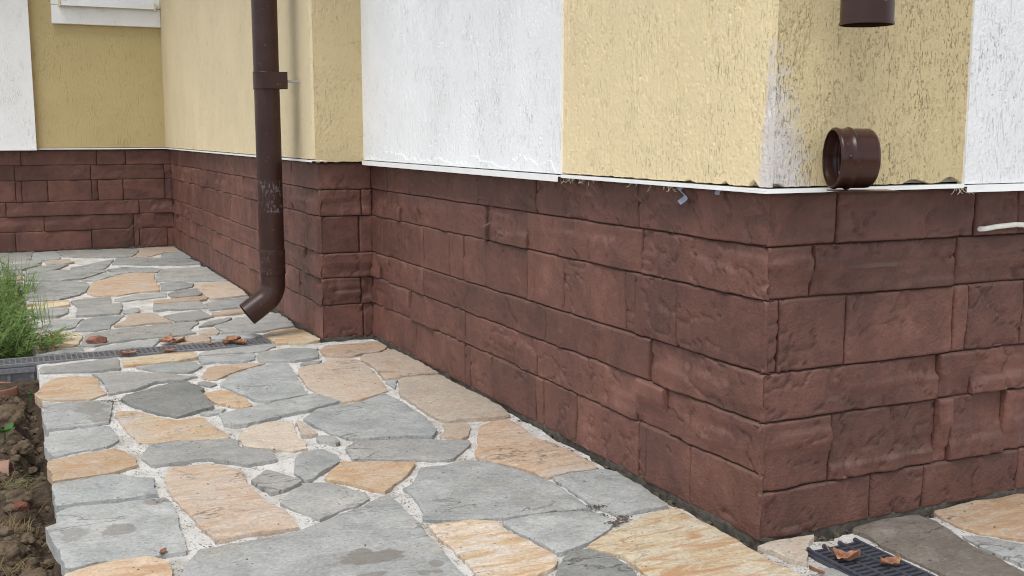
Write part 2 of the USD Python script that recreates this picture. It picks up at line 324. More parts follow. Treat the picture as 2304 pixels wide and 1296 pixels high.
    if blobs:
        nodes.update({'wn': ('noise_texture', {'scale': 22.0, 'detail': 5.0, 'roughness': .65}), 'sxy': ('separate_xyz', {})})
        links += [('g.position', 'wn.vector'), ('g.position', 'sxy.vector')]
        for i, (bx_, by_, rx, ry, k) in enumerate(blobs):
            q = lambda s: f'bl{i}{s}'
            nodes.update({q('a'): ('math', {'math_type': 'subtract', 'value2': bx_}), q('b'): ('math', {'math_type': 'subtract', 'value2': by_}),
                          q('c'): ('math', {'math_type': 'divide', 'value2': rx}), q('d'): ('math', {'math_type': 'divide', 'value2': ry}),
                          q('e'): ('math', {'math_type': 'multiply'}), q('f'): ('math', {'math_type': 'multiply_add'}),
                          q('g'): ('math', {'math_type': 'multiply_add', 'value2': 5.0}), q('h'): ('map_range', {'from_min': 3.25, 'from_max': 3.6, 'to_min': k, 'to_max': 0.0, 'clamp': True}),
                          q('x'): ('mix', {'mix_type': 'mix', 'color2': blob_col})})
            links += [('sxy.x', q('a.value1')), ('sxy.y', q('b.value1')), (q('a.value'), q('c.value1')), (q('b.value'), q('d.value1')),
                      (q('c.value'), q('e.value1')), (q('c.value'), q('e.value2')), (q('d.value'), q('f.value1')), (q('d.value'), q('f.value2')), (q('e.value'), q('f.value3')),
                      ('wn.fac', q('g.value1')), (q('f.value'), q('g.value3')), (q('g.value'), q('h.value')), (q('h.result'), q('x.fac')), (out, q('x.color1'))]
            out = q('x.color')
    links += [(out, 'spk.color1'), ('crk.color', 'p.base_color')]
    return mat(name, nodes, links)

M['g'] = [slab('grey_slate', [(.205, .214, .208), (.272, .28, .272), (.345, .35, .338)]),
          slab('grey_slate_warm', [(.21, .212, .203), (.275, .274, .262), (.335, .322, .298)], rot=.8),
          slab('grey_slate_blue', [(.215, .228, .228), (.282, .292, .287), (.35, .356, .347)], rot=2.0)]
M['s'] = [slab('stained_slate', [(.225, .234, .229), (.295, .302, .294), (.365, .37, .358)], blobs=STAINS, blob_col=(.16, .145, .125))]
M['d'] = [slab('dark_slate', tint=(.25, .245, .23), tint_k=.5, cols=[(.14, .145, .138), (.175, .178, .168), (.215, .215, .20)])]
M['b'] = [slab('brown_slate', tint=(.30, .275, .24), tint_k=.6, cols=[(.115, .10, .083), (.145, .127, .106), (.185, .165, .138)])]
M['o'] = [slab('orange_sandstone', tint=(.36, .34, .31), tint_k=.85, cols=[(.36, .245, .17), (.41, .315, .235), (.39, .335, .28)], vein=(.355, .24, .155)),
          slab('peach_sandstone', tint=(.36, .34, .31), tint_k=.85, cols=[(.375, .28, .21), (.42, .34, .27), (.40, .355, .31)], rot=1.0, vein=(.37, .265, .185))]
M['p'] = [slab('pink_tan_sandstone', tint=(.44, .30, .20), tint_k=.6, cols=[(.36, .28, .21), (.42, .345, .275), (.38, .34, .295)]),
          slab('pale_tan_sandstone', tint=(.44, .30, .20), tint_k=.6, cols=[(.35, .305, .26), (.41, .35, .285), (.44, .375, .30)], rot=1.4)]
M['y'] = [slab('yellow_banded_sandstone', tint=(.50, .31, .17), tint_k=.7, cols=[(.42, .29, .18), (.50, .42, .29), (.52, .465, .355), (.47, .425, .37)], vein=(.36, .20, .10), stretch=(1.0, 3.0, 1.0), scale=6.0, rot=-1.15, crack=.5)]
M['r'] = [slab('rusty_sandstone', [(.35, .22, .13), (.42, .30, .195), (.44, .345, .25), (.40, .36, .31)], vein=(.365, .225, .13), tint=(.40, .36, .30), tint_k=.7)]
M['w'] = [slab('grey_and_rust_sandstone', tint=(.40, .25, .13), tint_k=.8, cols=[(.45, .28, .15), (.46, .38, .30), (.43, .415, .385)], scale=5.0, rot=.4, vein=(.40, .27, .14))]

M['mortar'] = mat('white_mortar', {
    'g': ('geometry', {}), 'n': ('noise_texture', {'scale': 14.0, 'detail': 5.0}), 'r': ('rgb_ramp', {'ramp': [(0.28, (.48, .46, .42)), (0.45, (.64, .625, .60)), (0.7, (.70, .69, .675))]}),
    'v': ('voronoi_texture', {'scale': 170.0}), 'vm': ('map_range', {'from_min': .18, 'from_max': .36, 'to_min': 1.0, 'to_max': 0.0, 'clamp': True}),
    'n2': ('noise_texture', {'scale': 40.0, 'detail': 3.0}), 'nm': ('map_range', {'from_min': .42, 'from_max': .60, 'to_min': 0.12, 'to_max': .9, 'clamp': True}),
    'dn': ('noise_texture', {'scale': 5.0, 'detail': 6.0, 'roughness': .65}), 'dr': ('map_range', {'from_min': .46, 'from_max': .68, 'to_min': 0.0, 'to_max': .6, 'clamp': True}), 'dx': ('mix', {'mix_type': 'mix', 'color2': (.33, .29, .235)}),
    'mm': ('math', {'math_type': 'multiply'}), 'c': ('mix', {'mix_type': 'mix', 'color2': (.16, .145, .13)}),
    'n3': ('noise_texture', {'scale': 190.0, 'detail': 4.0, 'roughness': .7}), 'h': ('math', {'math_type': 'subtract'}),
    'b': ('bump', {'strength': 1.0, 'distance': .007}), 'p': ('principled_bsdf', {'roughness': .9, 'specular_ior_level': .2})},
    [('g.position', 'n.vector'), ('n.fac', 'r.fac'), ('g.position', 'v.vector'), ('v.distance', 'vm.value'), ('g.position', 'n2.vector'), ('n2.fac', 'nm.value'),
     ('vm.result', 'mm.value1'), ('nm.result', 'mm.value2'), ('mm.value', 'c.fac'), ('r.color', 'dx.color1'), ('g.position', 'dn.vector'), ('dn.fac', 'dr.value'), ('dr.result', 'dx.fac'), ('dx.color', 'c.color1'), ('c.color', 'p.base_color'),
     ('g.position', 'n3.vector'), ('n3.fac', 'h.value1'), ('mm.value', 'h.value2'), ('h.value', 'b.height'), ('b.normal', 'p.normal')])

def brown_metal(name, wear, lo=-1.0, hi=-2.0, gloss=-0.10):
    """Brown painted steel; wear is how much of the paint is scraped to grey metal; lo..hi is the height range of a badly scraped stretch."""
    return mat(name, {
        'g': ('geometry', {}), 's': ('separate_xyz', {}), 'mp': ('mapping', {'scale': (1.0, 1.0, .45)}),
        'n': ('noise_texture', {'scale': 110.0, 'detail': 7.0, 'roughness': .75}), 'n0': ('noise_texture', {'scale': 9.0, 'detail': 3.0}),
        'a': ('map_range', {'from_min': lo - .02, 'from_max': lo, 'to_min': 0.0, 'to_max': 1.0, 'clamp': True}), 'a2': ('map_range', {'from_min': hi, 'from_max': hi + .02, 'to_min': 1.0, 'to_max': 0.0, 'clamp': True}),
        'am': ('math', {'math_type': 'multiply'}), 'amp': ('math', {'math_type': 'multiply', 'value2': .20}),
        's1': ('math', {'math_type': 'multiply_add', 'value2': .35}), 's2': ('math', {'math_type': 'add'}),
        'w': ('map_range', {'from_min': .86 - wear, 'from_max': .92 - wear, 'to_min': 0.0, 'to_max': .42, 'clamp': True}),
        'base': ('rgb_ramp', {'ramp': [(0.3, (.026, .0105, .008)), (0.7, (.042, .018, .013))]}),
        'rn': ('noise_texture', {'scale': 90.0, 'detail': 2.0}), 'rm': ('map_range', {'from_min': .70, 'from_max': .75, 'to_min': 0.0, 'to_max': .7, 'clamp': True}),
        'rust': ('mix', {'mix_type': 'mix', 'color2': (.20, .085, .035)}), 'c': ('mix', {'mix_type': 'mix', 'color2': (.23, .24, .25)}),
        'ro': ('map_range', {'to_min': .30 + gloss, 'to_max': .62 + gloss}), 'p': ('principled_bsdf', {'specular_ior_level': .30})},
        [('g.position', 'mp.vector'), ('mp.vector', 'n.vector'), ('g.position', 's.vector'), ('g.position', 'n0.vector'), ('s.z', 'a.value'), ('s.z', 'a2.value'), ('a.result', 'am.value1'), ('a2.result', 'am.value2'),
         ('am.value', 'amp.value1'), ('n0.fac', 's1.value1'), ('n.fac', 's1.value3'), ('s1.value', 's2.value1'), ('amp.value', 's2.value2'), ('s2.value', 'w.value'),
         ('n0.fac', 'base.fac'), ('g.position', 'rn.vector'), ('rn.fac', 'rm.value'), ('rm.result', 'rust.fac'), ('base.color', 'rust.color1'), ('rust.color', 'c.color1'), ('w.result', 'c.fac'),
         ('c.color', 'p.base_color'), ('n.fac', 'ro.value'), ('ro.result', 'p.roughness')])
M['pipe'] = brown_metal('brown_pipe', -.06, .50, .62)
M['pipe_worn'] = brown_metal('worn_brown_pipe', .10)
M['pipe_right'] = brown_metal('brown_pipe_scuffed', .02)
M['collar'] = brown_metal('brown_collar', -.05, gloss=-.17)
M['zinc'] = plain('zinc_screw', (.42, .44, .46), .4, .1, 60, metallic=.3)
M['grate'] = plain('black_plastic', (.13, .13, .138), .42, .25, 80)
M['gully'] = plain('dark_plastic', (.042, .044, .055), .45, .25, 60)
M['void'] = plain('dark_channel', (.012, .012, .014), .8, .2)
M['soil'] = plain('brown_soil', (.060, .043, .030), .95, .5, 35, spec=.2, bump=.008, bscale=120)
M['clod'] = plain('soil_clod', (.105, .078, .052), .95, .4, 45, spec=.2, bump=.006, bscale=140)
M['debris'] = plain('wall_debris', (.085, .070, .052), .95, .6, 130, spec=.2)
M['grit'] = plain('grit', (.075, .058, .042), .9, .6, 90)
M['pebble'] = plain('pebble', (.20, .185, .165), .85, .5, 40)
M['terracotta'] = plain('terracotta', (.24, .105, .065), .7, .15, 30, bump=.001)
M['clay'] = plain('pale_clay', (.27, .155, .11), .75, .2, 25, bump=.001)
M['brick'] = plain('red_brick', (.13, .045, .03), .9, .3, 60, bump=.003)
M['chip'] = plain('rust_stone', (.215, .095, .062), .8, .45, 60, bump=.003)
M['tape'] = plain('blue_grey_tape', (.30, .34, .44), .5, .25, 60)
M['cable'] = plain('white_cable', (.66, .64, .58), .5, .12, 60)
M['fibre'] = plain('pale_fibre', (.42, .37, .28), .8, .2, 60)
def leafy(name, c0, c1, c2, rough=.5, trans=.35):
    return mat(name, {'g': ('geometry', {}), 'r': ('rgb_ramp', {'ramp': [(0.0, c0), (0.55, c1), (1.0, c2)]}), 'p': ('principled_bsdf', {'roughness': rough, 'specular_ior_level': .35}),
                      't': ('translucent_bsdf', {}), 'm': ('mix_closure', {'fac': trans})},
               [('g.random_per_island', 'r.fac'), ('r.color', 'p.base_color'), ('r.color', 't.color'), ('p.BSDF', 'm.closure1'), ('t.BSDF', 'm.closure2')], surface='m.closure')
M['leaf_green'] = leafy('weed_leaf', (.13, .21, .055), (.22, .32, .095), (.38, .44, .19))
M['blade_green'] = leafy('grass_blade', (.16, .235, .07), (.27, .34, .13), (.45, .46, .25))
M['straw'] = leafy('dry_straw', (.20, .15, .07), (.33, .26, .13), (.42, .36, .20))
M['sprout'] = leafy('sprout_leaf', (.06, .14, .03), (.09, .19, .045), (.13, .24, .06))
M['dry_leaf'] = mat('dry_leaf', {'g': ('geometry', {}), 'n': ('noise_texture', {'scale': 70.0, 'detail': 4.0}), 'r': ('rgb_ramp', {'ramp': [(0.3, (.13, .055, .028)), (0.5, (.26, .115, .06)), (0.7, (.40, .22, .13))]}),
                                 'p': ('principled_bsdf', {'roughness': .7})}, [('g.position', 'n.vector'), ('n.fac', 'r.fac'), ('r.color', 'p.base_color')])

# ------------------------------------------------------------------ ground and paving
STONES = [
('g',[(-1.131,6.347),(-1.141,6.342),(-1.144,6.333),(-1.159,5.924),(-1.24,5.785),(-1.351,5.808),(-1.349,6.375),(-1.129,6.375)]),
('g',[(-1.001,6.351),(-1.003,6.343),(-0.978,5.984),(-1.005,5.83),(-1.064,5.798),(-1.134,5.767),(-1.157,5.871),(-1.156,5.904),(-1.147,5.918),(-1.146,5.923),(-1.131,6.331),(-1.121,6.338),(-1.118,6.347),(-1.029,6.375),(-0.994,6.375),(-0.993,6.357)]),
('p',[(-0.923,5.604),(-0.985,5.526),(-1.086,5.552),(-1.083,5.719),(-1.035,5.769),(-0.94,5.803)]),
('g',[(-0.61,6.375),(-0.561,6.375),(-0.46,6.28),(-0.485,6.109),(-0.497,6.068),(-0.514,5.966),(-0.556,5.815),(-0.666,5.804),(-0.784,5.845),(-0.966,5.974),(-0.965,5.984),(-0.989,6.343),(-0.982,6.35),(-0.98,6.358),(-0.936,6.375),(-0.784,6.375),(-0.728,6.336)]),
('o',[(-0.216,5.99),(-0.333,5.966),(-0.465,5.736),(-0.54,5.789),(-0.525,5.879),(-0.501,5.963),(-0.484,6.065),(-0.472,6.106),(-0.464,6.164),(-0.416,6.322),(-0.215,6.35),(-0.215,5.993)]),
('g',[(-0.254,5.55),(-0.385,5.688),(-0.358,5.897),(-0.351,5.91),(-0.215,5.957),(-0.215,5.568)]),
('g',[(-0.215,5.286),(-0.215,5.178),(-0.35,5.192),(-0.59,5.318),(-0.713,5.404),(-0.666,5.675),(-0.557,5.715),(-0.253,5.506)]),
('g',[(-0.746,5.329),(-0.785,5.192),(-0.904,5.18),(-0.963,5.213),(-0.957,5.338),(-0.679,5.677)]),
('g',[(-1.044,5.248),(-1.063,5.206),(-1.078,5.203),(-1.083,5.199),(-1.11,5.144),(-1.145,5.137),(-1.149,5.134),(-1.159,5.121),(-1.206,5.113),(-1.194,5.328),(-1.125,5.474),(-0.962,5.482)]),
('g',[(-0.976,5.214),(-0.975,5.207),(-0.971,5.202),(-0.911,5.169),(-0.904,5.167),(-0.891,5.169),(-0.777,5.108),(-0.788,5.023),(-0.931,4.757),(-1.036,4.718),(-1.206,4.815),(-1.207,5.05),(-1.164,5.107),(-1.151,5.11),(-1.139,5.124),(-1.106,5.131),(-1.1,5.135),(-1.072,5.191),(-1.056,5.195),(-1.05,5.204),(-0.978,5.215)]),
('g',[(-0.652,4.933),(-0.754,4.835),(-0.782,4.784),(-0.79,4.776),(-0.81,4.734),(-0.855,4.653),(-0.936,4.692),(-0.799,4.966),(-0.672,4.949)]),
('g',[(-0.461,5.02),(-0.488,4.956),(-0.499,4.94),(-0.504,4.919),(-0.522,4.875),(-0.639,4.93),(-0.639,4.935),(-0.642,4.941),(-0.664,4.959),(-0.669,4.961),(-0.684,4.964),(-0.759,5.022),(-0.766,5.128),(-0.679,5.194),(-0.521,5.1)]),
('o',[(-0.844,4.647),(-0.799,4.727),(-0.779,4.768),(-0.771,4.778),(-0.755,4.807),(-0.732,4.831),(-0.645,4.904),(-0.538,4.822),(-0.57,4.604),(-0.574,4.545),(-0.581,4.481),(-0.579,4.473),(-0.583,4.408),(-0.58,4.318),(-0.603,4.117),(-0.602,4.111),(-0.599,4.106),(-0.601,4.097),(-0.716,4.097),(-0.817,4.018),(-0.909,4.039),(-0.947,4.134),(-0.942,4.199),(-0.904,4.463),(-0.905,4.473),(-0.895,4.55),(-0.851,4.641)]),
('g',[(-0.993,4.668),(-0.925,4.594),(-0.914,4.507),(-0.918,4.475),(-0.917,4.463),(-0.953,4.212),(-0.992,4.105),(-1.092,4.002),(-1.221,4.002),(-1.23,4.423),(-1.211,4.642),(-1.123,4.718)]),
('g',[(-0.216,5.0),(-0.218,4.619),(-0.215,4.532),(-0.215,4.347),(-0.373,4.389),(-0.566,4.469),(-0.568,4.482),(-0.561,4.544),(-0.557,4.603),(-0.536,4.75),(-0.51,4.871),(-0.491,4.915),(-0.487,4.935),(-0.477,4.949),(-0.461,4.986),(-0.433,5.025)]),
('g',[(-0.412,4.247),(-0.418,4.239),(-0.419,4.214),(-0.428,4.171),(-0.529,4.087),(-0.586,4.105),(-0.586,4.11),(-0.59,4.118),(-0.567,4.317),(-0.569,4.363),(-0.45,4.388),(-0.404,4.29)]),
('g',[(-0.6,3.88),(-0.722,3.851),(-0.813,3.812),(-0.844,3.836),(-0.84,3.894),(-0.734,4.012),(-0.585,4.012)]),
('g',[(-0.866,3.765),(-0.933,3.72),(-1.021,3.697),(-1.035,3.907),(-0.971,3.959),(-0.853,3.972)]),
('g',[(-0.431,3.954),(-0.429,3.884),(-0.454,3.826),(-0.46,3.824),(-0.58,3.826),(-0.579,3.947),(-0.577,3.968),(-0.482,4.077),(-0.425,4.081)]),
('p',[(-0.226,3.756),(-0.324,3.716),(-0.419,3.694),(-0.42,3.723),(-0.408,3.737),(-0.406,3.744),(-0.422,3.791),(-0.424,3.862),(-0.416,3.883),(-0.418,3.954),(-0.412,4.081),(-0.414,4.088),(-0.421,4.094),(-0.417,4.163),(-0.415,4.169),(-0.406,4.212),(-0.405,4.235),(-0.4,4.242),(-0.399,4.247),(-0.215,4.291),(-0.215,3.992)]),
('o',[(-0.434,3.788),(-0.42,3.744),(-0.432,3.728),(-0.432,3.714),(-0.476,3.662),(-0.687,3.661),(-0.675,3.761),(-0.491,3.812),(-0.459,3.811),(-0.451,3.813),(-0.445,3.816),(-0.44,3.825),(-0.438,3.826),(-0.436,3.818)]),
('g',[(-0.476,3.429),(-0.714,3.452),(-0.691,3.631),(-0.48,3.631),(-0.473,3.532)]),
('g',[(-0.801,3.418),(-0.847,3.435),(-0.837,3.52),(-0.767,3.554),(-0.772,3.459)]),
('g',[(-0.839,3.6),(-0.844,3.531),(-0.848,3.527),(-0.85,3.523),(-0.858,3.449),(-0.955,3.424),(-1.043,3.446),(-1.024,3.657),(-0.822,3.737)]),
('y',[(-1.053,3.778),(-1.146,3.723),(-1.233,3.723),(-1.232,3.887),(-1.144,3.924),(-1.047,3.944)]),
('g',[(-1.073,3.54),(-1.117,3.457),(-1.206,3.491),(-1.237,3.676),(-1.143,3.67),(-1.061,3.706)]),
('g',[(-1.018,3.348),(-1.027,3.341),(-1.03,3.336),(-1.048,3.252),(-1.06,3.171),(-1.077,3.128),(-1.191,3.088),(-1.179,3.261),(-1.131,3.365),(-1.081,3.355)]),
('g',[(-0.846,3.391),(-0.889,3.25),(-0.926,3.145),(-0.936,3.056),(-1.003,3.036),(-1.073,3.055),(-1.062,3.132),(-1.047,3.168),(-1.035,3.249),(-1.018,3.331),(-1.007,3.341),(-1.006,3.351),(-0.933,3.397)]),
('p',[(-0.732,3.403),(-0.706,3.275),(-0.688,3.167),(-0.685,3.121),(-0.683,3.116),(-0.679,3.112),(-0.677,3.104),(-0.78,3.102),(-0.853,3.078),(-0.913,3.102),(-0.866,3.206),(-0.813,3.401)]),
('g',[(-0.495,3.172),(-0.587,3.097),(-0.666,3.113),(-0.667,3.118),(-0.672,3.124),(-0.675,3.169),(-0.69,3.258),(-0.692,3.289),(-0.603,3.352),(-0.518,3.361)]),
('g',[(-0.215,3.667),(-0.215,3.53),(-0.274,3.392),(-0.398,3.367),(-0.477,3.36),(-0.473,3.417),(-0.466,3.421),(-0.463,3.429),(-0.46,3.532),(-0.462,3.569),(-0.379,3.648),(-0.215,3.678)]),
('o',[(-0.349,3.211),(-0.456,3.192),(-0.486,3.199),(-0.49,3.239),(-0.485,3.275),(-0.39,3.314),(-0.291,3.348)]),
('g',[(-0.43,3.086),(-0.435,3.078),(-0.436,3.071),(-0.447,3.06),(-0.489,2.996),(-0.515,2.97),(-0.597,2.931),(-0.536,3.059),(-0.438,3.098)]),
('g',[(-0.219,3.136),(-0.215,3.008),(-0.215,2.931),(-0.233,2.781),(-0.361,2.73),(-0.422,2.723),(-0.492,2.756),(-0.543,2.747),(-0.543,2.75),(-0.527,2.769),(-0.524,2.796),(-0.534,2.865),(-0.53,2.926),(-0.509,2.958),(-0.479,2.988),(-0.437,3.052),(-0.425,3.064),(-0.423,3.073),(-0.417,3.084),(-0.417,3.089),(-0.419,3.094),(-0.407,3.112)]),
('p',[(-0.617,2.783),(-0.613,2.845),(-0.547,2.869),(-0.537,2.796),(-0.54,2.774),(-0.554,2.756),(-0.556,2.748),(-0.555,2.742),(-0.559,2.738)]),
('g',[(-0.45,2.721),(-0.402,2.62),(-0.448,2.579),(-0.57,2.596),(-0.597,2.637),(-0.594,2.649),(-0.554,2.7),(-0.456,2.724)]),
('g',[(-0.699,3.062),(-0.573,3.069),(-0.64,2.908),(-0.63,2.793),(-0.734,2.771),(-0.821,2.769),(-0.947,2.743),(-1.024,2.686),(-1.084,2.714),(-1.083,2.719),(-1.072,2.724),(-1.067,2.731),(-1.059,2.796),(-1.04,2.899),(-1.041,2.907),(-1.035,2.937),(-1.01,2.99),(-0.907,3.027)]),
('y',[(-1.051,2.921),(-1.054,2.908),(-1.053,2.899),(-1.072,2.798),(-1.08,2.736),(-1.093,2.727),(-1.097,2.718),(-1.191,2.68),(-1.227,2.722),(-1.201,2.997),(-1.15,3.021),(-1.078,2.987)]),
('g',[(-1.068,2.668),(-1.071,2.574),(-1.235,2.574),(-1.213,2.599),(-1.139,2.659)]),
('g',[(-0.782,2.719),(-0.807,2.629),(-0.828,2.575),(-0.831,2.574),(-1.04,2.574),(-1.02,2.648),(-0.895,2.715)]),
('p',[(-0.606,2.655),(-0.609,2.639),(-0.609,2.632),(-0.604,2.624),(-0.613,2.591),(-0.718,2.578),(-0.777,2.69),(-0.773,2.703),(-0.589,2.726),(-0.596,2.668)]),
('y',[(-0.224,2.63),(-0.215,2.505),(-0.215,2.427),(-0.277,2.398),(-0.385,2.422),(-0.387,2.436),(-0.386,2.444),(-0.388,2.45),(-0.393,2.497),(-0.393,2.574),(-0.397,2.574),(-0.395,2.608),(-0.391,2.613),(-0.389,2.619),(-0.394,2.633),(-0.394,2.638),(-0.341,2.715),(-0.244,2.75)]),
('g',[(-0.977,2.225),(-1.073,2.221),(-1.158,2.25),(-1.226,2.262),(-1.223,2.357),(-1.097,2.398),(-0.964,2.411)]),
('y',[(-0.706,2.297),(-0.757,2.259),(-0.89,2.25),(-0.961,2.253),(-0.947,2.389),(-0.797,2.404),(-0.701,2.393)]),
('g',[(-0.72,2.217),(-0.725,2.186),(-0.721,2.179),(-0.713,2.176),(-0.71,2.157),(-0.77,2.051),(-0.841,2.101),(-0.902,2.183),(-0.922,2.222),(-0.855,2.24),(-0.817,2.243),(-0.723,2.234)]),
('g',[(-0.398,2.442),(-0.397,2.419),(-0.399,2.403),(-0.462,2.317),(-0.512,2.319),(-0.626,2.35),(-0.691,2.346),(-0.69,2.37),(-0.649,2.421),(-0.546,2.446),(-0.399,2.446)]),
('g',[(-0.522,2.192),(-0.546,2.162),(-0.655,2.183),(-0.703,2.183),(-0.712,2.188),(-0.708,2.216),(-0.71,2.231),(-0.7,2.282),(-0.654,2.308),(-0.507,2.282)]),
('g',[(-0.269,2.27),(-0.271,2.261),(-0.282,2.246),(-0.289,2.188),(-0.308,2.114),(-0.405,2.086),(-0.472,2.106),(-0.52,2.129),(-0.513,2.185),(-0.51,2.19),(-0.503,2.235),(-0.475,2.296),(-0.365,2.315)]),
('o',[(-0.025,2.298),(-0.024,2.198),(-0.049,2.15),(-0.058,2.148),(-0.063,2.145),(-0.079,2.116),(-0.143,2.115),(-0.147,2.112),(-0.151,2.106),(-0.153,2.106),(-0.189,2.077),(-0.254,2.086),(-0.283,2.163),(-0.278,2.187),(-0.27,2.241),(-0.26,2.257),(-0.257,2.268),(-0.228,2.307),(-0.096,2.305)]),
('p',[(-0.013,2.143),(-0.013,1.694),(-0.114,1.681),(-0.203,1.681),(-0.202,1.726),(-0.195,1.765),(-0.191,1.802),(-0.183,1.847),(-0.185,1.867),(-0.179,1.919),(-0.179,1.942),(-0.185,1.972),(-0.175,2.049),(-0.15,2.093),(-0.143,2.097),(-0.138,2.103),(-0.075,2.105),(-0.069,2.109),(-0.053,2.137),(-0.043,2.139),(-0.038,2.145),(-0.013,2.149)]),
('g',[(-0.339,2.013),(-0.396,2.007),(-0.401,2.03),(-0.375,2.06),(-0.31,2.065)]),
('p',[(-0.336,2.002),(-0.331,2.004),(-0.324,2.015),(-0.273,2.073),(-0.211,2.055),(-0.196,1.986),(-0.197,1.971),(-0.191,1.941),(-0.191,1.919),(-0.197,1.867),(-0.195,1.848),(-0.203,1.805),(-0.207,1.767),(-0.214,1.727),(-0.215,1.696),(-0.224,1.653),(-0.224,1.647),(-0.245,1.528),(-0.313,1.481),(-0.37,1.452),(-0.416,1.45),(-0.418,1.461),(-0.456,1.595),(-0.462,1.691),(-0.449,1.825),(-0.43,1.947),(-0.407,1.984),(-0.357,1.999)]),
('g',[(-0.473,2.074),(-0.438,2.07),(-0.452,1.884),(-0.481,1.672),(-0.483,1.594),(-0.549,1.567),(-0.617,1.546),(-0.648,1.575),(-0.677,1.694),(-0.681,1.721),(-0.686,1.729),(-0.713,1.827),(-0.647,1.97),(-0.55,2.04)]),
('o',[(-0.589,2.13),(-0.502,2.1),(-0.588,2.044),(-0.644,1.988),(-0.656,1.978),(-0.661,1.968),(-0.71,1.914),(-0.744,1.949),(-0.741,1.981),(-0.702,2.112),(-0.666,2.136)]),
('g',[(-0.719,1.844),(-0.74,1.822),(-0.771,1.87),(-0.77,1.908),(-0.738,1.904),(-0.715,1.852)]),
('r',[(-0.697,1.724),(-0.693,1.717),(-0.688,1.691),(-0.674,1.632),(-0.67,1.515),(-0.702,1.498),(-0.741,1.546),(-0.766,1.586),(-0.771,1.622),(-0.776,1.746),(-0.723,1.762),(-0.7,1.734)]),
('g',[(-0.478,1.573),(-0.449,1.526),(-0.428,1.452),(-0.543,1.391),(-0.643,1.349),(-0.7,1.322),(-0.721,1.318),(-0.725,1.315),(-0.728,1.31),(-0.763,1.308),(-0.788,1.332),(-0.781,1.455),(-0.723,1.474),(-0.618,1.515)]),
('g',[(-0.773,1.476),(-0.811,1.473),(-0.83,1.489),(-0.782,1.53),(-0.746,1.525)]),
('g',[(-0.372,1.427),(-0.272,1.49),(-0.258,1.393),(-0.261,1.278),(-0.257,1.18),(-0.281,1.016),(-0.31,0.981),(-0.406,1.02),(-0.517,1.057),(-0.542,1.126),(-0.562,1.217),(-0.576,1.296),(-0.507,1.388),(-0.441,1.423)]),
('p',[(-0.02,1.658),(-0.021,1.543),(-0.013,1.424),(-0.013,1.223),(-0.024,1.105),(-0.029,1.079),(-0.115,1.082),(-0.172,1.102),(-0.217,1.099),(-0.233,1.139),(-0.236,1.286),(-0.229,1.397),(-0.236,1.444),(-0.18,1.619),(-0.16,1.651),(-0.096,1.656)]),
('p',[(-0.219,0.95),(-0.239,0.927),(-0.291,0.969),(-0.259,1.013),(-0.235,1.089),(-0.172,1.07),(-0.174,1.046)]),
('g',[(-0.19,1.624),(-0.207,1.573),(-0.218,1.548),(-0.22,1.548),(-0.215,1.607),(-0.216,1.624),(-0.211,1.656),(-0.171,1.656)]),
('g',[(-0.356,0.977),(-0.24,0.904),(-0.245,0.873),(-0.299,0.809),(-0.336,0.773),(-0.395,0.789),(-0.522,0.855),(-0.561,0.868),(-0.551,0.971),(-0.52,1.013),(-0.481,1.024)]),
('p',[(-0.72,1.301),(-0.716,1.307),(-0.696,1.311),(-0.685,1.316),(-0.66,1.321),(-0.613,1.299),(-0.61,1.273),(-0.615,1.269),(-0.617,1.264),(-0.616,1.254),(-0.63,1.177),(-0.634,1.13),(-0.632,1.123),(-0.627,1.118),(-0.636,1.021),(-0.674,1.008),(-0.724,1.043),(-0.724,1.05),(-0.727,1.055),(-0.743,1.067),(-0.783,1.109),(-0.78,1.138),(-0.775,1.158),(-0.776,1.164),(-0.78,1.169),(-0.755,1.249),(-0.725,1.298)]),
('p',[(-0.581,1.132),(-0.619,1.126),(-0.622,1.131),(-0.618,1.176),(-0.604,1.252),(-0.605,1.262),(-0.601,1.266),(-0.598,1.271),(-0.594,1.275),(-0.586,1.217)]),
('g',[(-0.549,1.027),(-0.56,1.013),(-0.597,1.059),(-0.597,1.081),(-0.581,1.113),(-0.547,1.096)]),
('g',[(-0.594,0.87),(-0.602,0.867),(-0.621,0.84),(-0.647,0.818),(-0.695,0.765),(-0.711,0.757),(-0.715,0.768),(-0.719,0.829),(-0.689,0.938),(-0.656,0.995),(-0.606,0.991),(-0.586,0.912)]),
('r',[(-0.611,0.832),(-0.595,0.857),(-0.589,0.859),(-0.503,0.823),(-0.426,0.781),(-0.485,0.692),(-0.531,0.65),(-0.567,0.61),(-0.666,0.757),(-0.62,0.825)]),
('g',[(-0.728,0.725),(-0.717,0.743),(-0.669,0.721),(-0.63,0.65),(-0.609,0.621),(-0.611,0.575),(-0.618,0.572),(-0.652,0.548),(-0.69,0.533),(-0.747,0.495),(-0.776,0.568),(-0.798,0.633),(-0.758,0.699),(-0.743,0.716)]),
('g',[(-0.723,0.754),(-0.727,0.75),(-0.737,0.734),(-0.75,0.725),(-0.757,0.718),(-0.769,0.711),(-0.803,0.697),(-0.818,0.755),(-0.822,0.811),(-0.775,0.877),(-0.727,0.774)]),
('o',[(-0.827,0.913),(-0.831,0.819),(-0.834,0.811),(-0.832,0.787),(-0.834,0.749),(-0.821,0.636),(-0.798,0.588),(-0.796,0.511),(-0.798,0.475),(-0.875,0.474),(-0.967,0.463),(-0.996,0.705),(-1.005,0.764),(-1.005,0.779),(-1.009,0.789),(-1.006,0.912),(-0.98,1.001),(-0.886,1.005)]),
('r',[(-1.133,2.173),(-1.069,2.133),(-1.068,2.129),(-1.061,2.063),(-1.065,1.996),(-1.051,1.887),(-1.052,1.871),(-1.102,1.813),(-1.164,1.833),(-1.213,1.857),(-1.238,1.884),(-1.251,1.965),(-1.226,2.065),(-1.182,2.157)]),
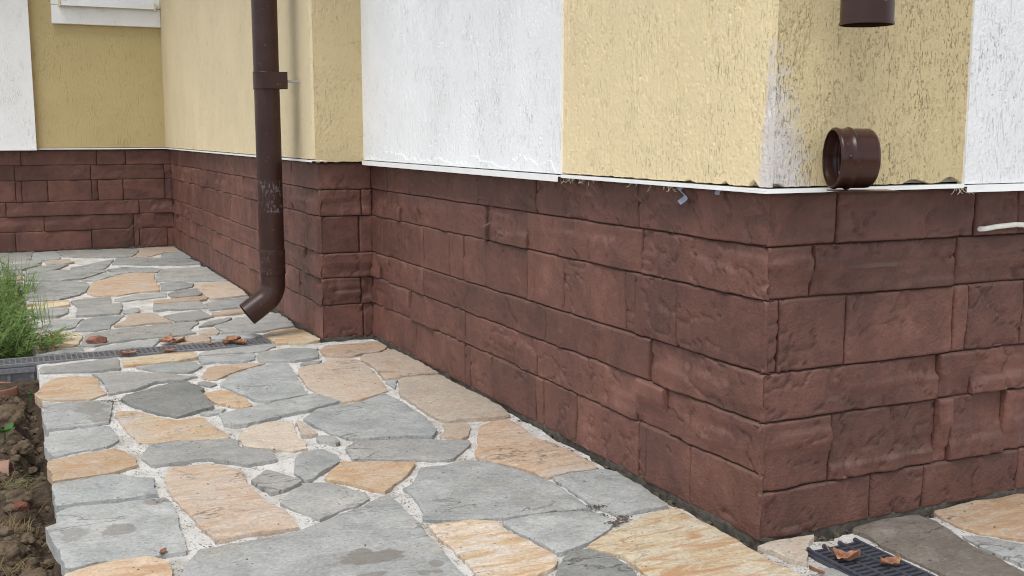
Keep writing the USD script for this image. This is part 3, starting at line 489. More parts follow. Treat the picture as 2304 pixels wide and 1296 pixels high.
('g',[(-0.809,2.022),(-0.757,1.979),(-0.803,1.957),(-0.89,1.948),(-0.964,1.876),(-1.045,1.851),(-1.045,1.861),(-1.041,1.865),(-1.04,1.871),(-1.039,1.888),(-1.044,1.922),(-1.042,1.998),(-1.056,2.131),(-1.058,2.139),(-1.064,2.145),(-1.071,2.171),(-0.971,2.153),(-0.87,2.104)]),
('d',[(-0.835,1.927),(-0.799,1.91),(-0.767,1.794),(-0.78,1.757),(-0.785,1.753),(-0.788,1.746),(-0.783,1.621),(-0.778,1.585),(-0.782,1.545),(-0.897,1.472),(-0.969,1.611),(-1.002,1.681),(-1.018,1.763),(-0.995,1.809),(-0.924,1.857)]),
('s',[(-1.073,1.499),(-1.124,1.485),(-1.235,1.486),(-1.241,1.64),(-1.236,1.791),(-1.135,1.788),(-1.041,1.776)]),
('g',[(-1.08,1.453),(-1.072,1.41),(-1.071,1.296),(-1.102,1.248),(-1.157,1.245),(-1.207,1.222),(-1.235,1.216),(-1.247,1.329),(-1.244,1.408),(-1.199,1.446),(-1.128,1.455)]),
('w',[(-0.97,1.54),(-0.933,1.483),(-0.901,1.45),(-0.833,1.445),(-0.798,1.224),(-0.807,1.196),(-0.928,1.231),(-0.951,1.232),(-1.02,1.256),(-1.035,1.341),(-1.047,1.471),(-1.053,1.565),(-1.042,1.615),(-0.994,1.601)]),
('r',[(-1.066,1.182),(-1.05,1.113),(-1.046,1.05),(-1.109,1.015),(-1.242,0.99),(-1.246,1.173),(-1.092,1.218)]),
('g',[(-0.791,1.164),(-0.787,1.159),(-0.792,1.139),(-0.795,1.106),(-0.792,1.101),(-0.752,1.059),(-0.736,1.046),(-0.735,1.04),(-0.733,1.035),(-0.73,0.951),(-0.805,0.935),(-0.884,1.029),(-0.973,1.031),(-1.017,1.028),(-1.033,1.11),(-1.001,1.227),(-0.964,1.224),(-0.953,1.221),(-0.93,1.219),(-0.811,1.184),(-0.803,1.185),(-0.792,1.17)]),
('g',[(-1.028,0.925),(-1.036,0.804),(-1.091,0.804),(-1.167,0.808),(-1.203,0.812),(-1.208,0.811),(-1.218,0.805),(-1.241,0.804),(-1.242,0.974),(-1.109,0.997)]),
('s',[(-1.22,0.793),(-1.214,0.794),(-1.202,0.8),(-1.167,0.796),(-1.039,0.787),(-1.019,0.782),(-1.017,0.777),(-1.017,0.763),(-1.014,0.745),(-1.015,0.693),(-1.027,0.431),(-1.071,0.435),(-1.128,0.447),(-1.136,0.447),(-1.149,0.45),(-1.168,0.446),(-1.186,0.446),(-1.237,0.429),(-1.244,0.44),(-1.257,0.599),(-1.266,0.681),(-1.246,0.699),(-1.247,0.777)]),
('r',[(-1.167,0.434),(-1.149,0.438),(-1.137,0.435),(-1.129,0.435),(-1.09,0.426),(-1.066,0.384),(-1.067,0.336),(-1.077,0.284),(-1.182,0.292),(-1.254,0.326),(-1.247,0.413),(-1.183,0.434)]),
('s',[(-0.819,0.443),(-0.748,0.483),(-0.741,0.484),(-0.684,0.522),(-0.646,0.537),(-0.612,0.561),(-0.603,0.566),(-0.6,0.571),(-0.565,0.587),(-0.564,0.535),(-0.565,0.443),(-0.58,0.238),(-0.586,0.108),(-0.598,0.038),(-1.079,0.244),(-1.069,0.274),(-1.065,0.28),(-1.061,0.299),(-1.053,0.327),(-1.03,0.387),(-1.001,0.44)]),
('g',[(-0.389,0.73),(-0.309,0.732),(-0.291,0.728),(-0.268,0.692),(-0.235,0.625),(-0.21,0.566),(-0.211,0.551),(-0.208,0.546),(-0.204,0.542),(-0.197,0.496),(-0.197,0.442),(-0.204,0.314),(-0.314,0.336),(-0.385,0.337),(-0.391,0.335),(-0.458,0.362),(-0.466,0.367),(-0.473,0.368),(-0.512,0.384),(-0.549,0.401),(-0.535,0.445),(-0.522,0.522),(-0.521,0.607),(-0.492,0.625),(-0.435,0.739)]),
('w',[(-0.47,0.356),(-0.449,0.346),(-0.422,0.328),(-0.422,0.273),(-0.4,0.157),(-0.392,0.126),(-0.394,0.109),(-0.411,0.072),(-0.417,0.065),(-0.459,0.047),(-0.494,0.016),(-0.572,0.053),(-0.557,0.142),(-0.562,0.319),(-0.559,0.356),(-0.508,0.362),(-0.485,0.36)]),
('g',[(-0.2,0.218),(-0.219,0.195),(-0.31,0.139),(-0.381,0.119),(-0.38,0.128),(-0.388,0.16),(-0.41,0.279),(-0.41,0.309),(-0.392,0.323),(-0.383,0.325),(-0.315,0.324),(-0.239,0.309),(-0.194,0.277)]),
('g',[(-0.022,0.503),(-0.026,0.348),(-0.047,0.255),(-0.112,0.257),(-0.171,0.252),(-0.177,0.28),(-0.191,0.332),(-0.185,0.441),(-0.185,0.486),(-0.182,0.532),(-0.128,0.538),(-0.056,0.53),(-0.045,0.533)]),
('o',[(-0.055,1.049),(-0.059,0.956),(-0.071,0.832),(-0.051,0.778),(-0.039,0.684),(-0.052,0.544),(-0.057,0.542),(-0.128,0.55),(-0.186,0.544),(-0.193,0.547),(-0.199,0.553),(-0.198,0.566),(-0.2,0.573),(-0.198,0.588),(-0.26,0.711),(-0.276,0.756),(-0.266,0.79),(-0.235,0.84),(-0.183,0.968),(-0.155,1.011),(-0.102,1.043)]),
('y',[(-0.036,0.235),(-0.033,0.089),(-0.034,-0.0),(-0.04,-0.072),(-0.035,-0.116),(-0.037,-0.199),(-0.198,-0.172),(-0.284,-0.065),(-0.28,-0.012),(-0.28,0.043),(-0.315,0.122),(-0.263,0.154),(-0.102,0.231)]),
('d',[(-0.337,0.109),(-0.316,0.092),(-0.299,0.054),(-0.295,0.011),(-0.302,-0.032),(-0.323,-0.073),(-0.463,-0.015),(-0.431,0.034),(-0.415,0.053),(-0.407,0.058),(-0.401,0.066),(-0.395,0.077),(-0.364,0.109)]),
('b',[(0.406,-0.019),(0.406,-0.059),(0.376,-0.159),(0.366,-0.205),(0.36,-0.278),(0.339,-0.372),(0.255,-0.381),(0.208,-0.322),(0.212,-0.093),(0.221,-0.068),(0.216,-0.029),(0.243,-0.013),(0.377,-0.013)]),
('r',[(0.728,-0.027),(0.618,-0.164),(0.502,-0.233),(0.479,-0.191),(0.44,-0.15),(0.43,-0.112),(0.436,-0.067),(0.451,-0.013),(0.717,-0.013)]),
('g',[(0.469,-0.274),(0.384,-0.348),(0.381,-0.293),(0.383,-0.211),(0.395,-0.147),(0.431,-0.17),(0.468,-0.232)]),
('p',[(0.119,-0.021),(0.061,-0.068),(0.06,-0.07),(0.05,-0.07),(0.05,-0.082),(0.013,-0.129),(0.0,-0.093),(-0.009,-0.049),(-0.02,-0.022),(0.016,-0.013),(0.091,-0.013)]),
('g',[(0.04,-0.225),(-0.003,-0.206),(0.014,-0.155),(0.041,-0.165),(0.046,-0.199)])]

def gz(q):    # natural ground under everything
    return np.full(len(q), -0.16)
obj('ground', bx(-150, 150, -150, 150, -1.0, -0.165), M['soil'], kind='structure')

def noise2(q, s, seed=0, z=0.0):
    q = np.asarray(q, float); return meshkit.fbm(np.c_[q * s, np.full(len(q), z)], 3, seed)

def wobble_line(p0, p1, step, amp, s, seed):
    p0, p1 = np.array(p0, float), np.array(p1, float); L = np.linalg.norm(p1 - p0); n = max(2, int(L / step))
    t = np.linspace(0, 1, n, endpoint=False)[:, None]; q = p0 + (p1 - p0) * t
    d = (p1 - p0) / L; nn = np.array([-d[1], d[0]])
    return q + nn * ((noise2(q, s, seed) - .5) * 2 * amp)[:, None]

CH = (-1.62, -0.400, 2.452, 2.568)      # channel drain x0 x1 y0 y1
GU = (0.058, 0.188, -0.36, -0.078)      # little grate at the corner
edge = [wobble_line((-1.236, -2.6), (-1.236, .60), .02, .010, 12, 1), wobble_line((-1.236, .60), (-1.232, 2.45), .02, .008, 14, 2),
        wobble_line((-1.232, 2.45), (-1.232, 4.85), .03, .010, 10, 3), wobble_line((-1.232, 4.85), (-2.6, 4.95), .05, .02, 8, 4),
        [(-2.6, 6.375)], wobble_line((-2.6, 6.372), (-.222, 6.372), .03, .008, 14, 5), wobble_line((-.222, 6.372), (-.224, 2.41), .015, .010, 16, 6),
        wobble_line((-.224, 2.412), (-.022, 2.408), .015, .008, 20, 7), wobble_line((-.016, 2.408), (-.015, .62), .012, .016, 18, 8),
        wobble_line((-.016, .62), (-.032, -.03), .01, .016, 26, 9), wobble_line((-.038, -.034), (.26, -.034), .008, .014, 34, 10), wobble_line((.26, -.030), (2.6, -.022), .012, .013, 22, 11), [(2.6, -2.6)]]
mort = make_valid(Polygon(np.vstack([np.asarray(e) for e in edge])))
mort = unary_union([g for g in getattr(mort, 'geoms', [mort]) if g.geom_type in ('Polygon', 'MultiPolygon')])
mort = mort.difference(box(CH[0], CH[2], CH[1], CH[3])).difference(box(*[GU[i] for i in (0, 2, 1, 3)]))
traced = [Polygon(p) for _, p in STONES]
U = unary_union(traced)
# the paving goes on outside the photograph: more of the same broken slabs
pts = [(x + NP.uniform(-.09, .09), y + NP.uniform(-.09, .09)) for x in np.arange(-1.2, 2.7, .33) for y in np.arange(-2.6, 6.4, .30)]
VIEW = Polygon([(-1.25, .35), (-.35, -.35), (.0, 0), (-.05, 2.4), (-.22, 6.3), (-1.25, 6.3)])
cells = voronoi_diagram(MultiPoint(pts), envelope=box(-3, -3, 3, 7))
for c in cells.geoms:
    c = c.intersection(mort.buffer(-.012)).difference(U.buffer(.016)).buffer(-.009).buffer(-.012).buffer(.012)
    if c.is_empty: continue
    c = max(c.geoms, key=lambda g: g.area) if c.geom_type != 'Polygon' else c
    if U.buffer(.05).contains(c.centroid) or c.centroid.within(VIEW): continue
    if c.area < .012 or c.area / c.length < .018: continue
    STONES.append((RNG.choice('gggggoopp'), [tuple(q) for q in list(c.exterior.coords)[:-1]]))

path = thing('stone_path', kind='structure')
def zmort(q):
    return -.0065 + .007 * (noise2(q, 22, 3) - .5) + .004 * (noise2(q, 75, 5) - .5)
near = mort.intersection(box(-1.4, -.55, 1.2, 3.2)); far = mort.difference(box(-1.4, -.55, 1.2, 3.2))
obj('mortar_bed', cat_([sheet(near, .013, zmort, -.15), sheet(far, .05, zmort, -.15)]), M['mortar'], path, smooth=40)

def flag(poly, seed):
    """One riven slab: ragged outline, broken arris, gently uneven top."""
    P = Polygon(poly).buffer(.001, join_style=2)
    if P.geom_type != 'Polygon': P = max(P.geoms, key=lambda g: g.area)
    L = P.exterior.length; k = max(14, int(L / .011))
    c_ = np.array(P.exterior.coords); q = []
    for a, b in zip(c_[:-1], c_[1:]):
        m_ = max(1, int(np.linalg.norm(b - a) / .010)); q += [a + (b - a) * i / m_ for i in range(m_)]
    q = np.array(q)
    t = np.roll(q, -1, 0) - np.roll(q, 1, 0); t /= np.linalg.norm(t, axis=1)[:, None] + 1e-9
    nn = np.c_[t[:, 1], -t[:, 0]]
    q = q + nn * ((noise2(q, 70, seed) - .5) * .009 + (noise2(q, 16, seed + 1) - .5) * .010)[:, None]
    outer = Polygon(q).buffer(0)
    if outer.geom_type != 'Polygon': outer = max(outer.geoms, key=lambda g: g.area)
    tilt = NP.uniform(-.006, .006, 2); c = np.array(outer.centroid.coords[0]); lift = NP.uniform(.0010, .0060)
    ext = outer.exterior
    def z(p):
        d = shapely.distance(ext, shapely.points(p))
        e = np.clip(d / .005, 0, 1)
        s = noise2(p, 9, seed + 3); step = np.floor(s * 9) / 9
        return lift + (p - c) @ tilt + .0075 * (step - .5) + .003 * (noise2(p, 40, seed + 5) - .5) - .0014 * (1 - e) ** 2
    ring = outer.buffer(-.005)
    step = .0115
    m = sheet(outer, step, z, -.03)
    return m
for i, (t, poly) in enumerate(STONES):
    ms = M[t]
    obj('flagstone', flag(poly, 100 + i * 7), ms[RNG.randrange(len(ms))], path, smooth=25)

# ------------------------------------------------------------------ house
house = thing('house', 'house with yellow and white plaster walls over a red-brown stone plinth', 'house')
def foot(o, x1=4.0, y1=10.0, xl=-3.5):
    return Polygon([(-o, -o), (x1, -o), (x1, y1), (xl, y1), (xl, 6.39 - o), (-.207 - o, 6.39 - o), (-.207 - o, 2.43 - o), (-o, 2.43 - o)])
def prism(P, z0, z1):
    m = trimesh.creation.extrude_polygon(P, z1 - z0, engine='earcut'); m.apply_translation((0, 0, z0)); return m
plinth = obj('plinth', prism(foot(-.014), -.3, .695), M['joint'], house)

FACES = dict(  # face: (3-D point of u=0, u direction, outward normal)
    front=((0, 0, 0), (1, 0, 0), (0, -1, 0)), side=((0, 0, 0), (0, 1, 0), (-1, 0, 0)), pier=((-.207, 2.43, 0), (1, 0, 0), (0, -1, 0)),
    recess=((-.207, 2.43, 0), (0, 1, 0), (-1, 0, 0)), back=((-3.0, 6.39, 0), (1, 0, 0), (0, -1, 0)))

def on_face(face, uvw):
    o, d, n = (np.array(a, float) for a in FACES[face]); uvw = np.asarray(uvw, float)
    return o + uvw[:, :1] * d + uvw[:, 1:2] * np.array([0, 0, 1.0]) + uvw[:, 2:3] * n
def flip(face):
    o, d, n = (np.array(a, float) for a in FACES[face]); return np.cross(d, (0, 0, 1)) @ n < 0

def plinth_stone(face, u0, u1, v0, v1, ledge, seed, step, open0=False, open1=False):
    g = .0010; r = .0052
    a0, a1 = u0 + (0 if open0 else g), u1 - (0 if open1 else g); b0, b1 = v0 + g, v1 - g
    nu, nv = max(4, int(round((a1 - a0) / step))), max(4, int(round((b1 - b0) / step)))
    su = np.linspace(0, 1, nu + 1); sv = np.linspace(0, 1, nv + 1)
    su = np.unique(np.r_[su, .003 / (a1 - a0), 1 - .003 / (a1 - a0)]); sv = np.unique(np.r_[sv, .003 / (b1 - b0), 1 - .003 / (b1 - b0)])
    Ug, Vg = np.meshgrid(a0 + su * (a1 - a0), b0 + sv * (b1 - b0), indexing='ij')
    u, v = Ug.ravel(), Vg.ravel(); fs = {'front': 0, 'side': 31, 'pier': 62, 'recess': 93, 'back': 124}[face]
    N = lambda s, k, su=1.0, sv=1.0: meshkit.fbm(np.c_[u * s * su, v * s * sv, np.full(len(u), fs + .37)], 3, k)
    e = np.minimum.reduce([(u - a0) if not open0 else np.full_like(u, 1), (a1 - u) if not open1 else np.full_like(u, 1), v - b0, b1 - v])
    rr = r * (.25 + 1.5 * N(14, 900 + seed))
    t = np.clip(e / rr, 0, 1)
    d = -rr * (1 - np.sqrt(np.clip(1 - (1 - t) ** 2, 0, 1)))
    if open0: d -= .004 * np.clip(1 - (u - a0) / .006, 0, 1) ** 2
    if open1: d -= .004 * np.clip(1 - (a1 - u) / .006, 0, 1) ** 2
    amp = .0065 if not ledge else .005
    d += amp * (N(9, seed) - .5) * 2 + .0035 * (N(30, seed + 1) - .5) * 2
    rg = random.Random(seed)
    cr = N(11, seed + 2, 1, 1.6); d -= .0055 * (np.abs(cr - .5) < .016) * (N(5, seed + 9) > .5)      # little cracks
    if ledge:
        for k in range(rg.choice((2, 3, 4))):
            vk = b0 + (b1 - b0) * rg.uniform(.18, .85); uk = rg.uniform(a0, a1); w = rg.uniform(.05, .16)
            line = vk + .016 * (N(7, seed + 20 + k, 1, 0) - .5) * 2
            d += rg.choice((-1, 1)) * rg.uniform(.0045, .009) * (1 / (1 + np.exp(-np.clip((v - line) / .0012, -30, 30))) - .5) * np.clip((w - np.abs(u - uk)) / .008 + .6, 0, 1)
        for k in range(rg.choice((1, 2))):
            uk = rg.uniform(a0, a1); d += rg.choice((-1, 1)) * .0045 / (1 + np.exp(-np.clip((u - uk - .006 * (N(30, seed + 40 + k, 0, 1) - .5)) / .0015, -30, 30))) * ((v > (b0 + b1) / 2) if rg.random() < .5 else (v < (b0 + b1) / 2))
    else:
        d += .007 * (np.floor(N(7, seed + 5) * 7) / 7 - .5)
    d = np.maximum(d, -.0115)
    # one warp for the whole face, so neighbouring joints wander together
    W = lambda s, k: meshkit.fbm(np.c_[u * s, v * s, np.full(len(u), fs + 5.5)], 2, k) - .5
    hold0 = np.clip((u - 0) / .05, 0, 1) if open0 else 1.0
    wu = .006 * W(9, 71) * (1.0 if not (open0 or open1) else np.clip(np.minimum(u - a0 if open0 else 1, a1 - u if open1 else 1) / .03, 0, 1))
    wv = (.0025 * W(6, 72) + .003 * W(28, 73)) * np.clip(np.minimum((v - .0) / .03, (.69 - v) / .03), 0, 1)
    if open0: wv = wv * np.clip((u - a0) / .04, 0, 1)
    if open1: wv = wv * np.clip((a1 - u) / .04, 0, 1)
    top = np.c_[u + wu, v + wv, d]
    n0, n1 = len(su), len(sv); idx = np.arange(n0 * n1).reshape(n0, n1)
    A, B, C, D = idx[:-1, :-1].ravel(), idx[1:, :-1].ravel(), idx[1:, 1:].ravel(), idx[:-1, 1:].ravel()
    F = [np.c_[A, B, C], np.c_[A, C, D]]
    loop = np.r_[idx[:-1, 0], idx[-1, :-1], idx[:0:-1, -1], idx[0, :0:-1]]
    back = top[loop].copy(); back[:, 2] = -.02
    if open0: back[:, 0] += np.where(np.abs(u[loop] - a0) < 1e-9, .02, 0)
    if open1: back[:, 0] -= np.where(np.abs(u[loop] - a1) < 1e-9, .02, 0)
    k = len(loop); bi = np.arange(len(top), len(top) + k)
    F += [np.c_[loop, bi, np.roll(bi, -1)], np.c_[loop, np.roll(bi, -1), np.roll(loop, -1)]]
    F = np.vstack(F)
    if flip(face): F = F[:, ::-1]
    return trimesh.Trimesh(on_face(face, np.vstack([top, back])), F, process=False)

COURSES = [0, .135, .240, .338, .482, .585, .688]
JOINTS = {'front': [[0.289, 0.434, 0.721], [0.176, 0.461, 0.505, 0.667], [0.463], [0.035, 0.201, 0.494, 0.535, 0.704], [0.493, 0.11], [0.541, 0.67, 0.167]], 'side': [[1.496, 1.449, 1.281, 0.981, 0.936, 0.75, 0.45, 0.415, 0.239, 1.947, 1.772], [1.488, 0.976, 0.459, 1.991, 0.33, 2.2], [0.927, 0.409, 1.856, 2.347, 2.237], [1.505, 1.33, 1.043, 0.995, 0.825, 0.52, 0.475, 0.306, 1.5, 1.62, 1.86, 1.895, 2.05, 2.3], [1.037, 1.893, 0.45, 1.3, 1.33, 2.1], [0.988, 1.381, 0.463, 2.237, 2.0]], 'recess': [[1.307, 0.646, 0.305, 2.508, 1.826, 2.628, 2.748, 2.868, 2.988, 3.108, 3.228, 3.348, 3.468, 3.588, 3.708], [1.354, 0.353, 2.974, 2.345, 3.284, 3.524, 3.764], [0.253, 3.122, 2.042, 1.121, 3.362, 3.602, 3.842], [2.981, 1.785, 1.281, 0.413, 0.196, 3.101, 3.221, 3.341, 3.461, 3.581, 3.701], [2.515, 1.997, 1.46, 0.451, 2.795, 3.075, 3.355, 3.635, 3.915], [3.463, 1.96, 0.439, 2.856, 3.583, 3.703]], 'pier': [[0.167], [0.159], [], [0.158], [0.167], []], 'back': [[1.761, 2.243, 2.525, 2.563, 2.753], [1.947, 2.527], [2.567, 1.715], [1.78, 1.819, 1.981, 2.261, 2.302, 2.466, 2.749], [1.78, 2.26, 2.749], [1.824, 2.303]]}
seed = 1000
for face, (ulo, uhi, step, o0, o1) in dict(front=(0, 2.6, .007, True, False), side=(0, 2.44, .007, True, False), pier=(0, .212, .009, True, False),
                                           recess=(0, 3.97, .012, True, False), back=(0.0, 2.80, .016, False, False)).items():
    for ci in range(6):
        v0, v1 = COURSES[ci], COURSES[ci + 1]
        if face == 'front' and ci == 0: v1 = .099
        if face == 'front' and ci == 1: v0 = .099
        js = [j for j in JOINTS[face][ci] if ulo + .02 < j < uhi - .02]
        us = [ulo] + sorted(js) + [uhi]
        while us[-1] - us[-2] > .42:                                    # unseen lengths: go on with the mould's own rhythm
            us.insert(-1, us[-2] + RNG.choice((.19, .24, .30, .035, .10)))
        for a, b in zip(us[:-1], us[1:]):
            if b - a < .012: continue
            seed += 13
            m = plinth_stone(face, a, b, v0, v1, ci in (1, 2, 4), seed, step if b < 1.5 else max(step, .014), o0 and a == ulo, o1 and b == uhi)
            obj('plinth_stone', m, M['plinth'], plinth, smooth=50)
# below the stones: the rough bottom of the plinth render
obj('plinth_foot', prism(foot(-.003).difference(foot(-.03)), -.12, .006), M['foot'], house)

# upper walls
WALL_TOP = 3.0
obj('wall_core', prism(foot(.018), .702, WALL_TOP), M['core'], house)

def relief_panel(face, us, zz, u0, u1, z1, n0, n1, step, seed):
    """Plaster with its grain and worm grooves as real relief up to a little above the picture, plain above that."""
    zs = FINE_TOP[face]
    cu = np.linspace(u0, u1, int((u1 - u0) / step) + 1); bz = np.interp(cu, us, zz)
    rows = np.linspace(0, 1, int((zs - bz.min()) / step) + 1)
    Ug = np.repeat(cu[:, None], len(rows), 1); Zg = bz[:, None] + rows[None] * (zs - bz[:, None])
    u, z = Ug.ravel(), Zg.ravel(); o = np.full(len(u), seed * 3.3)
    n = lambda su, sz, k, oc=1: meshkit.fbm(np.c_[u * su, z * sz, o], oc, seed * 17 + k)
    lean = u + .012 * (n(6, 6, 9) - .5)
    grain = (n(150, 120, 1, 2) - .5) * .0026 + (n(310, 260, 2) - .5) * .0012
    worm = meshkit.fbm(np.c_[lean * 190, z * 26, o], 2, seed * 17 + 4)
    where = np.clip((n(9, 7, 5, 3) - .40) / .16, .05, 1)
    pits = np.clip((n(165, 110, 6) - .70) / .10, 0, 1)
    d = .8 * grain - .0024 * np.clip((worm - .63) / .05, 0, 1) * where - .0022 * pits * np.clip((n(14, 10, 7, 2) - .38) / .2, .1, 1) + .0030 * (n(5, 4, 8, 2) - .5)
    if seed > 20:                      # the white bands are flatter, with finer lines
        d = .45 * grain - .0020 * np.clip((meshkit.fbm(np.c_[lean * 240, z * 17, o], 2, seed * 17 + 4) - .64) / .05, 0, 1) * where - .0020 * pits * where + .0022 * (n(4, 3, 8, 2) - .5)
    d *= np.clip((zs - z) / .02, 0, 1)
    top = np.c_[u, z, n1 + d]; a, b = Ug.shape; idx = np.arange(a * b).reshape(a, b)
    A, B, C, D = idx[:-1, :-1].ravel(), idx[1:, :-1].ravel(), idx[1:, 1:].ravel(), idx[:-1, 1:].ravel()
    loop = np.r_[idx[:-1, 0], idx[-1, :-1], idx[:0:-1, -1], idx[0, :0:-1]]
    back = top[loop].copy(); back[:, 2] = n0; k = len(loop); bi = np.arange(len(top), len(top) + k)
    F = np.vstack([np.c_[A, B, C], np.c_[A, C, D], np.c_[loop, bi, np.roll(bi, -1)], np.c_[loop, np.roll(bi, -1), np.roll(loop, -1)]])
    V = np.vstack([top, back])
    up = trimesh.creation.box((u1 - u0, z1 - zs, n1 - n0)); up.apply_translation(((u0 + u1) / 2, (zs + z1) / 2, (n0 + n1) / 2))
    F = np.vstack([F, up.faces + len(V)]); V = np.vstack([V, up.vertices])
    if flip(face): F = F[:, ::-1]
    return trimesh.Trimesh(on_face(face, V), F, process=False)
FINE_TOP = dict(front=1.16, side=1.40, pier=1.40)

def panel(face, u0, u1, z0, z1, n0, n1, material, name, ragged=0.0, label=None, seed=0, bites=(), fine=0.0):
    top = [(u1, z1), (u0, z1)]
    us = np.arange(u0, u1, .006); q = np.c_[us, np.zeros(len(us))]
    zz = z0 + ragged * (np.clip(noise2(q, 31, seed) - .40, 0, 1) * 2.8 * np.clip(noise2(q, 7, seed + 5) * 2.4 - .85, .12, 1.2) + .35 * (noise2(q, 160, seed + 1) - .5)) if ragged else np.full(len(us), z0)
    for (bu, bw, bh) in bites: zz = np.maximum(zz, z0 + bh * np.clip(1 - ((us - bu) / bw) ** 2, 0, 1) * (.75 + .5 * noise2(q, 90, seed + 2)))
    if fine:
        return obj(name, relief_panel(face, us, zz, u0, u1, z1, n0, n1, fine, seed), material, house, smooth=35, label=label)
    ring = [tuple(a) for a in np.c_[us, zz]] + [(u1, zz[-1])] + top
    # outline with small unevenness on the sides as well
    P = Polygon(ring).buffer(0)
    if P.geom_type != 'Polygon': P = max(P.geoms, key=lambda g: g.area)
    m = trimesh.creation.extrude_polygon(P, n1 - n0, engine='earcut')
    v = m.vertices.copy(); v[:, 2] += n0
    m2 = trimesh.Trimesh(on_face(face, v), m.faces[:, ::-1] if flip(face) else m.faces, process=False)
    return obj(name, m2, material, house, label=label)

panel('front', -.0183, .463, .701, WALL_TOP, .018, .030, M['yellow_dirty'], 'plaster_panel', .010, 'weathered yellow plaster with dirt in its grooves', 11, bites=((.335, .035, .009), (.43, .03, .012), (-.01, .02, .008)), fine=.0021)
panel('front', .463, .95, .698, WALL_TOP, .018, .036, M['white'], 'white_panel', 0, 'white plaster band', 21, fine=.0025)
panel('front', .9502, 4.0, .698, WALL_TOP, .018, .036, M['white'], 'white_panel', 0, 'white plaster band')
panel('side', -.0302, .776, .701, WALL_TOP, .0185, .0302, M['yellow_corner'], 'plaster_panel', .009, 'yellow plaster beside the corner', 12, bites=((.012, .016, .012), (.10, .012, .008), (.225, .015, .006)), fine=.0023)
panel('side', .776, 2.412, .699, WALL_TOP, .018, .037, M['white'], 'white_panel', 0, 'wide white plaster band', 22, fine=.0026)
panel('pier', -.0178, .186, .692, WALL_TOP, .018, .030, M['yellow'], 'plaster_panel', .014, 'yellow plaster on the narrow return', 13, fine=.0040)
panel('recess', -.0302, 3.945, .703, WALL_TOP, .0182, .0303, M['yellow_fine'], 'plaster_panel', .002, 'pale yellow plaster behind the drainpipe', 14)
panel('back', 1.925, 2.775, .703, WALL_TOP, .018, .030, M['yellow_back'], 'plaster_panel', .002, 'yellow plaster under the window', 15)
panel('back', -.5, 1.925, .699, WALL_TOP, .018, .070, M['white'], 'white_panel', 0, 'white plaster pilaster at the back')

def ragged_patch(face, u0, u1, z0, h, n0, n1, s):
    us = np.arange(u0, u1, .004); q = np.c_[us, np.zeros(len(us))]
    env = np.clip(np.minimum(us - u0, u1 - us) / .03, 0, 1)
    zz = z0 + .004 + h * env * np.clip((np.floor(noise2(q, 9, s) * 9) / 9 - .2) * 1.6 + .25 * (noise2(q, 120, s + 1) - .5), .05, 1.2)
    P = Polygon([(u0, z0), (u1, z0)] + [tuple(a) for a in np.c_[us, zz][::-1]]).buffer(0)
    if P.geom_type != 'Polygon': P = max(P.geoms, key=lambda g: g.area)
    m = trimesh.creation.extrude_polygon(P, n1 - n0, engine='earcut'); v = m.vertices.copy(); v[:, 2] += n0
    return trimesh.Trimesh(on_face(face, v), m.faces[:, ::-1] if flip(face) else m.faces, process=False)
obj('plaster_patch', ragged_patch('side', .80, 2.36, .700, .040, .0350, .0390, 5), M['white'], house, label='smooth skim of filler along the bottom of the white band')

def strip(face, u0, u1, z, out, lip, name='drip_profile'):
    """Sheet profile under the plaster: a ledge and a short turned-down lip."""
    P = Polygon([(-.02, z), (out - .0015, z), (out - .0015, z - lip), (out, z - lip), (out, z + .0035), (-.02, z + .0035)])
    m = trimesh.creation.extrude_polygon(P, u1 - u0, engine='earcut'); v = m.vertices
    k = int((u1 - u0) / .04) + 1
    w = np.c_[u0 + v[:, 2], v[:, 1], v[:, 0]]
    f = m.faces
    mm = trimesh.Trimesh(on_face(face, w), f, process=False); mm.fix_normals()
    return obj(name, mm, M['strip'], house)
strip('front', -.0365, .463, .6945, .0365, .0045); strip('front', .463, 4.0, .6925, .045, .011)
strip('side', -.0362, .774, .6943, .0362, .0045); strip('side', .774, 2.392, .6925, .046, .0125)
strip('recess', -.03, 3.95, .696, .034, .004); strip('back', 1.925, 2.80, .696, .034, .004); strip('back', -.5, 1.925, .695, .074, .007)

# unseen roof over it all, its overhang widened to darken the recessed walls
obj('roof_soffit', prism(foot(.62), 3.0, 3.04), M['soffit'], house); obj('roof', prism(foot(.66), 3.042, 3.20), M['roof'], house)

# window on the back wall: white surround, metal sill, frame and pane (only its foot is in view)
sur = obj('window_surround', cat_([rbox(-.935, -.2385, 6.322, 6.361, 1.527, 1.645, .003), rbox(-.935, -.845, 6.322, 6.361, 1.648, 2.75, .003), rbox(-.33, -.2385, 6.322, 6.361, 1.648, 2.75, .003),
                                     rbox(-.935, -.2385, 6.322, 6.361, 2.753, 2.85, .003)]), M['white'], house, label='white plaster band under and around the window')
sill = obj('window_sill', cat_([rbox(-.878, -.285, 6.270, 6.358, 1.668, 1.672, .0015), rbox(-.878, -.285, 6.268, 6.271, 1.640, 1.671, .001)]), M['white_metal'], house, label='white sheet metal window sill')
for x in (-.890, -.285): obj('end_cap', rbox(x, x + .012, 6.262, 6.340, 1.634, 1.680, .002), M['cream'], sill)
wf = obj('window_frame', cat_([rbox(-.845, -.33, 6.335, 6.358, 1.675, 1.73, .003), rbox(-.845, -.33, 6.335, 6.358, 2.695, 2.75, .003), rbox(-.845, -.79, 6.335, 6.358, 1.732, 2.693, .003), rbox(-.385, -.33, 6.335, 6.358, 1.732, 2.693, .003)]), M['white_metal'], house)
obj('pane', bx(-.79, -.385, 6.342, 6.348, 1.732, 2.693), M['glass'], wf)

